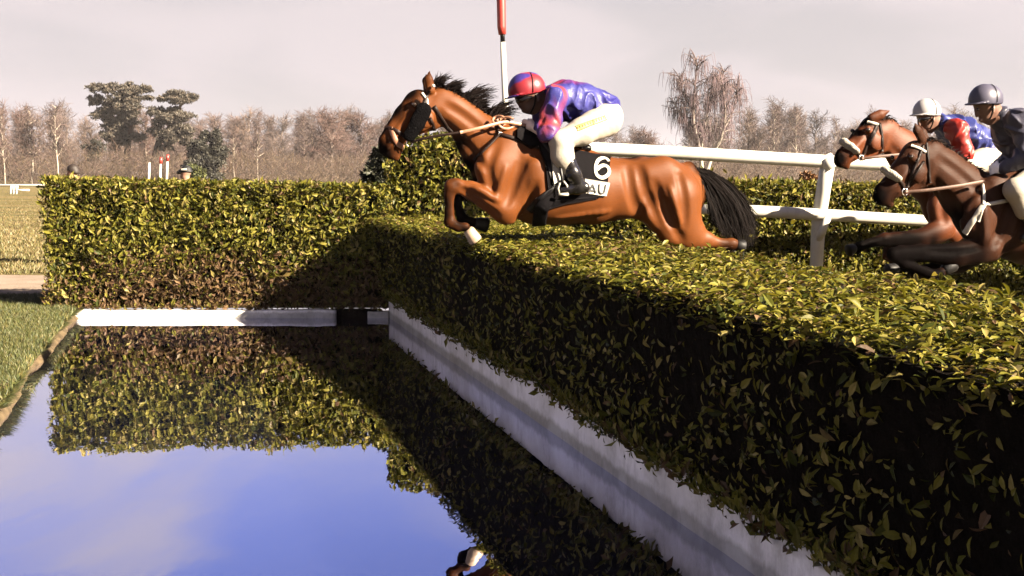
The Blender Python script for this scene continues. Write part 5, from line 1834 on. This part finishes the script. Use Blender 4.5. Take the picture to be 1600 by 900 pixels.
for (u, tv_, Y, lab) in ((520, 176, 150, 'broad round-crowned bare tree standing left of the leading horse head'), (568, 180, 158, 'reddish round-crowned bare tree nearest the nose of the leading horse'), (1010, 205, 165, 'low round-crowned bare tree left of the birch')):
    hgt = (270 - tv_) * Y / F_PX + 1.5
    place_tree('round_tree', lab, 'tree', ROUND[u % 2], ground_at(u, Y), hgt / 10.6, u * .1)

# weeping birch above the rails
r = np.random.default_rng(61)
YB = 118.0
b0 = ground_at(1096, YB)
bl = lambda u, v, w=0: at(float(u), float(v), YB + w) - b0
limbs, tw = [], []
mains = [[(1097, 292), (1095, 245), (1089, 215), (1083, 185), (1085, 150), (1088, 110), (1088, 92)], [(1097, 290), (1112, 245), (1128, 212), (1133, 180), (1130, 140), (1126, 112)],
         [(1095, 240), (1100, 205), (1107, 165), (1105, 120)], [(1090, 220), (1068, 185), (1052, 160)], [(1130, 205), (1146, 170), (1152, 130)], [(1085, 175), (1066, 145), (1062, 120)], [(1106, 170), (1122, 140), (1132, 110)]]
for k, mpt in enumerate(mains):
    P = np.array([bl(u, v, (k - 3) * .55 * (j / len(mpt)) * 2) for j, (u, v) in enumerate(mpt)])
    P = smooth_line(P, 14)
    limbs.append((P, np.linspace(.26 if k < 2 else .12, .03, 14)))
    for j in range(40 if k < 2 else 34):
        t = r.uniform(4 if k < 2 else 2, 13)
        p = np.array([np.interp(t, np.arange(14), P[:, a]) for a in range(3)])
        d = np.array([r.normal(0, 1), r.normal(0, 1), r.uniform(.1, 1)])
        d /= np.linalg.norm(d)
        L = r.uniform(.8, 2.1)
        e = p + d * L
        limbs.append((np.array([p, (p + e) / 2 + [0, 0, .15], e]), np.array([.05, .04, .02])))
        for q in range(7):
            s_ = p + (e - p) * r.uniform(.35, 1) + r.normal(0, .12, 3)
            Ld = r.uniform(.8, 1.9)
            o2 = r.normal(0, .22, 2)
            tw.append((np.array([s_, s_ + [o2[0], o2[1], .02], s_ + [o2[0] * 1.6, o2[1] * 1.6, -Ld * .5], s_ + [o2[0] * 1.8, o2[1] * 1.8, -Ld]]), np.array([.020, .024, .022, .010])))
root = empty('birch_tree', b0, 0, 'tall weeping birch with white forked trunk and purplish twigs above the white rails', 'tree')
V, Q = tubes_np(limbs, 6)
zc = np.clip((V[:, 2] - 4.5) / 4, 0, 1)
link('trunk', mesh_np('trunk', V, Q, True, mixc((.27, .24, .205), (.08, .055, .05), zc)), M_TWIG.m, root)
V, Q = tubes_np(tw, 3)
link('crown', mesh_np('crown', V, Q, True, np.array((.072, .048, .052)) * (1 + .3 * snoise(V, .8, 3)[:, None])), M_TWIG.m, root)


def tuft_crown(name, root, clumps, Y, org, size, pal, seed, dens=1.0, depth=1.0, sub=9):
    """foliage of many small faces in uneven, broken clumps (pixel ellipses given real depth)"""
    r = np.random.default_rng(seed)
    Ps, Ns = [], []
    s_ = Y / F_PX
    for (u, v, a, b) in clumps:
        c0 = at(float(u), float(v), Y + r.uniform(-1, 1) * a * .5 * s_ * depth)
        for _ in range(sub):
            n = int(a * b * 3.4 * dens / sub) + 12
            q = r.normal(0, 1, (n, 3)); q /= np.linalg.norm(q, axis=1)[:, None]
            rad = r.uniform(.2, 1.1, n) ** .5
            o = r.normal(0, 1, 3); o *= r.uniform(.3, .95) / np.linalg.norm(o)
            c = c0 + o * np.array([a, a * depth, b]) * s_
            kq = 1.0 if sub < 15 else .62
            ka, kb = r.uniform(.25, .6) * a * s_ * kq, r.uniform(.16, .5) * b * s_ * kq
            P = c + q * rad[:, None] * np.array([ka, ka * depth, kb])
            P += (.5 * ka) * np.stack([snoise(P, 2.6 / ka, seed + i) for i in range(3)], -1) * np.array([1, 1, .5])
            Ps.append(P); Ns.append(q * .6 + np.array([0, 0, .5]))
    P, N = np.vstack(Ps), np.vstack(Ns)
    pal = np.asarray(pal)
    C = pal[r.integers(0, len(pal), len(P))] * r.uniform(.6, 1.35, (len(P), 1))
    return link(name, leaves_mesh(name, P - org, N, size, C, seed, False, .9), M_GRASS.m, root)


PINE = [(0.0350, 0.0294, 0.0210), (0.0252, 0.0224, 0.0161), (0.0476, 0.0378, 0.0266), (0.0574, 0.0434, 0.0315)]
for (nm, lab, u0, tr_, limbs_, clumps, sd) in (
        ('pine_tree', 'large flat-topped dark pine with orange upper trunk, left of the smaller pine', 199, [(200, 290), (199, 240), (203, 205), (206, 175), (200, 145)],
         [[(204, 200), (180, 190), (160, 185)], [(206, 175), (225, 165)], [(205, 185), (175, 165), (150, 160)], [(201, 215), (180, 215)], [(203, 160), (170, 142), (145, 136)], [(203, 160), (222, 142)]],
         [(150, 137, 15, 7), (172, 140, 20, 9), (203, 139, 24, 10), (226, 140, 15, 6), (152, 157, 15, 9), (183, 160, 22, 11), (212, 158, 20, 10), (232, 153, 9, 4), (160, 181, 18, 10), (185, 184, 20, 12), (206, 180, 13, 8), (172, 198, 17, 9), (195, 206, 18, 9), (188, 221, 16, 8), (214, 214, 14, 7), (180, 232, 9, 4), (178, 172, 26, 14), (192, 192, 26, 12), (196, 150, 30, 8), (176, 212, 20, 10), (200, 168, 22, 12)], 71),
        ('pine_tree', 'smaller dark pine with a leaning trunk, right of the large pine', 240, [(236, 290), (241, 255), (248, 222), (268, 195), (282, 165), (285, 148)],
         [[(268, 195), (245, 185)], [(282, 165), (300, 152)], [(260, 205), (285, 212)], [(283, 160), (262, 152)]],
         [(281, 148, 22, 7), (300, 152, 10, 6), (256, 154, 10, 6), (247, 176, 20, 8), (272, 172, 10, 5), (288, 182, 18, 8), (262, 192, 24, 9), (290, 202, 16, 9), (245, 207, 17, 7), (270, 214, 22, 9), (292, 222, 12, 8), (262, 230, 14, 6), (268, 186, 26, 10), (276, 208, 28, 10), (258, 218, 18, 9), (280, 156, 22, 8)], 72)):
    Yp = 150.0 if u0 < 220 else 146.0
    org = ground_at(u0, Yp)
    root = empty(nm, org, 0, lab, 'tree')
    ln = [(smooth_line([at(float(u), float(v), Yp) - org for u, v in tr_], 14), np.linspace(.55, .12, 14))]
    for q in limbs_:
        ln.append((smooth_line([at(float(u), float(v), Yp + .6 * k) - org for k, (u, v) in enumerate(q)], 6), np.linspace(.16, .05, 6)))
    V, Q = tubes_np(ln, 8)
    link('trunk', mesh_np('trunk', V, Q, True, mixc((.024, .018, .014), (.085, .048, .026), np.clip((V[:, 2] - 5.5) / 1.5, 0, 1))), M_TWIG.m, root)
    tuft_crown('crown', root, clumps, Yp, org, .27, PINE, sd, 4.4, 1.0, 26)
DKC = [(0.0154, 0.0140, 0.0091), (0.0224, 0.0203, 0.0126), (0.0112, 0.0112, 0.0077)]
for (nm, lab, cat, u0, Yp, clumps, pal, size, sd, tr_r) in (
        ('dark_conifer', 'dense dark conifer standing right of the pines behind the left hedge', 'tree', 322, 120.0, [(322, 262, 32, 16), (312, 245, 24, 16), (336, 244, 18, 18), (312, 228, 17, 13), (337, 224, 11, 14), (318, 214, 9, 9), (336, 210, 4, 7)], DKC, .34, 81, .3),
        ('dark_shrub', 'small dark ivy-clad shrub left of the large pine trunk', 'shrub', 147, 140.0, [(147, 236, 13, 13), (143, 246, 9, 9), (152, 226, 8, 7)], DKC, .34, 82, .2),
        ('green_bush', 'small olive green bush just above the left hedge beside the black cap', 'bush', 306, 60.0, [(306, 268, 13, 8), (312, 272, 10, 7), (298, 272, 9, 6)], [(.05, .052, .015), (.036, .042, .012)], .2, 83, .08),
        ('dark_bush', 'dark evergreen bush in the gap between the long hedge and the wing hedge', 'bush', 592, 13.8, [(590, 300, 16, 22), (584, 275, 12, 16), (596, 262, 11, 16), (592, 245, 7, 9)], [(.012, .014, .007), (.018, .018, .009)], .09, 84, .02),
        ('orange_shrub', 'small rust-orange conical shrub showing over the wing hedge left of the rail post', 'shrub', 1263, 17.0, [(1263, 296, 19, 10), (1263, 285, 13, 9), (1260, 276, 8, 6), (1270, 288, 9, 9)], [(.135, .062, .02), (.10, .046, .016), (.16, .083, .033)], .07, 85, .02)):
    org = ground_at(u0, Yp)
    root = empty(nm, org, 0, lab, cat)
    top_ = at(float(clumps[-1][0]), float(clumps[-1][1]), Yp) - org
    V, Q = tubes_np([(smooth_line([(0, 0, -.05), top_ * .5 + [.02, 0, 0], top_], 8), np.linspace(tr_r, tr_r * .2, 8))], 7)
    link('trunk', mesh_np('trunk', V, Q, True, np.tile((.06, .045, .035), (len(V), 1))), M_TWIG.m, root)
    tuft_crown('crown', root, clumps, Yp, org, size, pal, sd, 2.2)

# undergrowth and the deep wood behind: masses nobody could count
for (nm, lab, Ya, Yb, hmin, hmax, n, cols, rad, L0, sd) in (
        ('brushwood', 'tangled tan and brown undergrowth along the foot of the far wood', 122, 165, 1.0, 5.2, 60000, [(0.0720, 0.0504, 0.0360), (0.0576, 0.0403, 0.0317), (0.0864, 0.0619, 0.0389), (0.0432, 0.0302, 0.0245), (0.0648, 0.0403, 0.0331)], .022, 1.0, 91),
        ('far_wood', 'deep purple-brown mass of bare woodland behind the nearer trees', 235, 300, 5.0, 13.0, 60000, [(0.0713, 0.0510, 0.0480), (0.0600, 0.0428, 0.0413), (0.0825, 0.0585, 0.0525)], .035, 1.7, 92)):
    r = np.random.default_rng(sd)
    y = r.uniform(Ya, Yb, n)
    u = r.uniform(-260, 1860, n)
    x = (u - 800) / F_PX * y
    q = np.stack([x * .16, y * .10, y * 0], -1)
    env = np.clip(.5 + .42 * snoise(q, 1.0, sd) + .22 * snoise(q, 3.1, sd + 1), .08, 1.05)
    hh = hmin + (hmax - hmin) * env
    z = hh * r.beta(1.1, 1.25, n)
    d = r.normal(0, 1, (n, 3)) * np.array([.8, .8, .5]) + np.array([0, 0, .95])
    d /= np.linalg.norm(d, axis=1)[:, None]
    L = L0 * r.uniform(.5, 1.7, n)
    k = 3
    P = np.empty((n, k, 3))
    bend = r.normal(0, .16, (n, 3))
    for jj in range(k):
        t = jj / (k - 1)
        P[:, jj] = np.stack([x, y, GZ + z], -1) + d * (L * t)[:, None] + bend * (L * t * (1 - t) * 2)[:, None]
    w = rad * r.uniform(.5, 1.5, n)[:, None] * np.array([1, .75, .2])[None]
    sx = np.stack([-d[:, 2], np.zeros(n), d[:, 0]], -1)
    sx /= np.linalg.norm(sx, axis=1)[:, None] + 1e-9
    A, Bq, Cq = P - sx[:, None] * w[..., None], P + sx[:, None] * w[..., None], P.copy()
    Cq[..., 1] += w * 1.4
    V = np.stack([A, Bq, Cq], 2).reshape(-1, 3)
    i = (np.arange(n)[:, None] * k + np.arange(k - 1)[None]).ravel() * 3
    qd = np.concatenate([np.stack([i + a, i + b, i + 3 + b, i + 3 + a], -1) for a, b in ((0, 1), (1, 2), (2, 0))])
    c = np.asarray(cols)[r.integers(0, len(cols), n)] * r.uniform(.7, 1.3, (n, 1)) * (1 + .25 * snoise(q, 2.0, sd + 5))[:, None]
    tag(link(nm, mesh_np(nm, V, qd, True, np.repeat(c, 3 * k, 0)), M_TWIG.m, None, 'stuff'), lab, 'woodland' if nm == 'far_wood' else 'undergrowth')

# far white rail on the left, marker posts, spectators
Yr = 78.0
p0 = at(20., 303., Yr)
root = empty('far_rail_fence', (p0[0], Yr, GZ), 0, 'distant low white rail fence with a short gate panel at the left edge', 'rail fence')
o_ = np.array(root.location)
m = MB(); m.tube(np.array([at(-160., 289.5, Yr + 2), at(64., 289.5, Yr), at(160., 290., Yr)]) - o_, .08, 8); m.build('rail', M_RAIL, root)
m = MB(); m.tube(np.array([at(20., 297., Yr), at(46., 297., Yr)]) - o_, .07, 8); m.build('rail', M_RAIL, root)
for u in (16, 20.5, 25, -60, -130, 110):
    m = MB(); a = at(u + 2., 290., Yr); m.tube(np.array([a, [at(float(u), 303., Yr)[0], Yr, GZ - .1]]) - o_, .08, 8); m.build('post', M_RAIL, root)
for i, (u, v, lab, red) in enumerate(((232.5, 254, 'plain white marker post, leftmost of the three beyond the left hedge', 0), (250, 246, 'white marker post with a red tip, middle of the three beyond the left hedge', 1), (260.5, 242, 'tallest white marker post with a red tip, rightmost of the three beyond the left hedge', 1))):
    Ym = 55.0
    g = ground_at(u, Ym)
    root = empty('marker_post', g, 0, lab, 'post', 'marker posts beyond the left hedge')
    tp = at(u + 1., float(v) + (9 if red else 0), Ym) - g
    m = MB(); m.tube(np.array([(0, 0, 0), tp * .5, tp]), [.06, .06, .055], 8); m.build('shaft', M_RAIL, root)
    if red:
        m = MB(); m.tube(np.array([tp - [0, 0, .02], tp + [.03, 0, .3]]), [.085, .07], 8); m.build('red_tip', M_RED, root)


def spectator(label, u, v, Y, coat, hair, cap):
    g = ground_at(u, Y)
    top_z = at(float(u), float(v), Y)[2] - GZ
    k = top_z / 1.72
    root = empty('person', g, 0, label, 'person')
    f = Field((-.42, -.3, -.03), (.42, .3, top_z + .08), .014)
    z = lambda h_: h_ * k
    pt = lambda x_, y_, h_: np.array((x_ * k, y_ * k, z(h_)))
    f.limb([(pt(0, 0, 1.60), .088 * k), (pt(-.015, 0, 1.54), .07 * k)], .9, .03)
    f.limb([(pt(-.08, 0, 1.55), .018 * k), (pt(-.085, 0, 1.53), .02 * k)], 1, .02)
    f.limb([(pt(.01, 0, 1.48), .055 * k), (pt(.01, 0, 1.36), .065 * k)], 1, .05)
    f.limb([(pt(0, 0, 1.30), .13 * k), (pt(0, 0, 1.0), .125 * k), (pt(0, 0, .88), .13 * k)], 1.35, .06)
    for s in (-1, 1):
        f.limb([(pt(0, .2 * s, 1.36), .06 * k), (pt(.02, .24 * s, 1.08), .045 * k), (pt(-.06, .22 * s, .85), .035 * k), (pt(-.08, .21 * s, .76), .03 * k)], 1, .04)
        f.limb([(pt(0, .09 * s, .9), .09 * k), (pt(0, .1 * s, .5), .06 * k), (pt(.02, .1 * s, .1), .045 * k), (pt(-.12, .1 * s, .04), .038 * k)], 1, .03)
    V, Q = f.mesh()
    C = np.tile((.16, .085, .058), (len(V), 1))
    C[V[:, 2] < z(1.45)] = coat
    C[V[:, 2] < z(.88)] = (.03, .03, .045)
    link('body', mesh_np('body', V, Q, True, C), M_CLOTH.m, root)
    hf = Field((-.2, -.2, z(1.5)), (.2, .2, top_z + .12), .010)
    hf.limb([(pt(.012, 0, 1.625), .100 * k), (pt(.03, 0, 1.59), .095 * k)], .9, .02)
    hf.keep(lambda X, Y_, Z: -(Z - z(1.60) - .35 * -(X + .03) * (0 if cap else 1)))
    if cap:
        hf.limb([(pt(-.07, 0, 1.615), .045 * k), (pt(-.13, 0, 1.60), .03 * k)], 1.2, .03)
    V, Q = hf.mesh()
    o = link('cap' if cap else 'hair', mesh_np('cap', V, Q, True, np.tile(hair, (len(V), 1))), M_CLOTH.m, root)
    if cap:
        m = MB(); m.box(pt(-.05, -.105, 1.635), pt(.05, -.09, 1.668)); bevel(m.build('cap_badge', M_WHITECLOTH, o), .004)
    return root


spectator('person with short brown hair behind the left end of the long hedge, only head showing', 117, 256.5, 18.0, (.05, .045, .06), (.010, .006, .0045), False)
spectator('person in black cap with white badge behind the long hedge beside the green bush', 293, 258.5, 18.0, (.012, .012, .016), (.0025, .0025, .003), True)

# ================================================================== thin winter haze over the field and the wood
m = MB()
m.box((-905, -65, -1.2), (905, 905, 23))
_h = bpy.data.materials.new('winter_haze')
_h.use_nodes = True
_h.node_tree.nodes.clear()
_v = _h.node_tree.nodes.new('ShaderNodeVolumePrincipled')
_v.inputs['Color'].default_value = (.95, .90, .92, 1)
_v.inputs['Density'].default_value = .00015
_v.inputs['Anisotropy'].default_value = .1
_o = _h.node_tree.nodes.new('ShaderNodeOutputMaterial')
_h.node_tree.links.new(_v.outputs[0], _o.inputs['Volume'])
m.build('haze', _h, None, False, None, 'stuff')
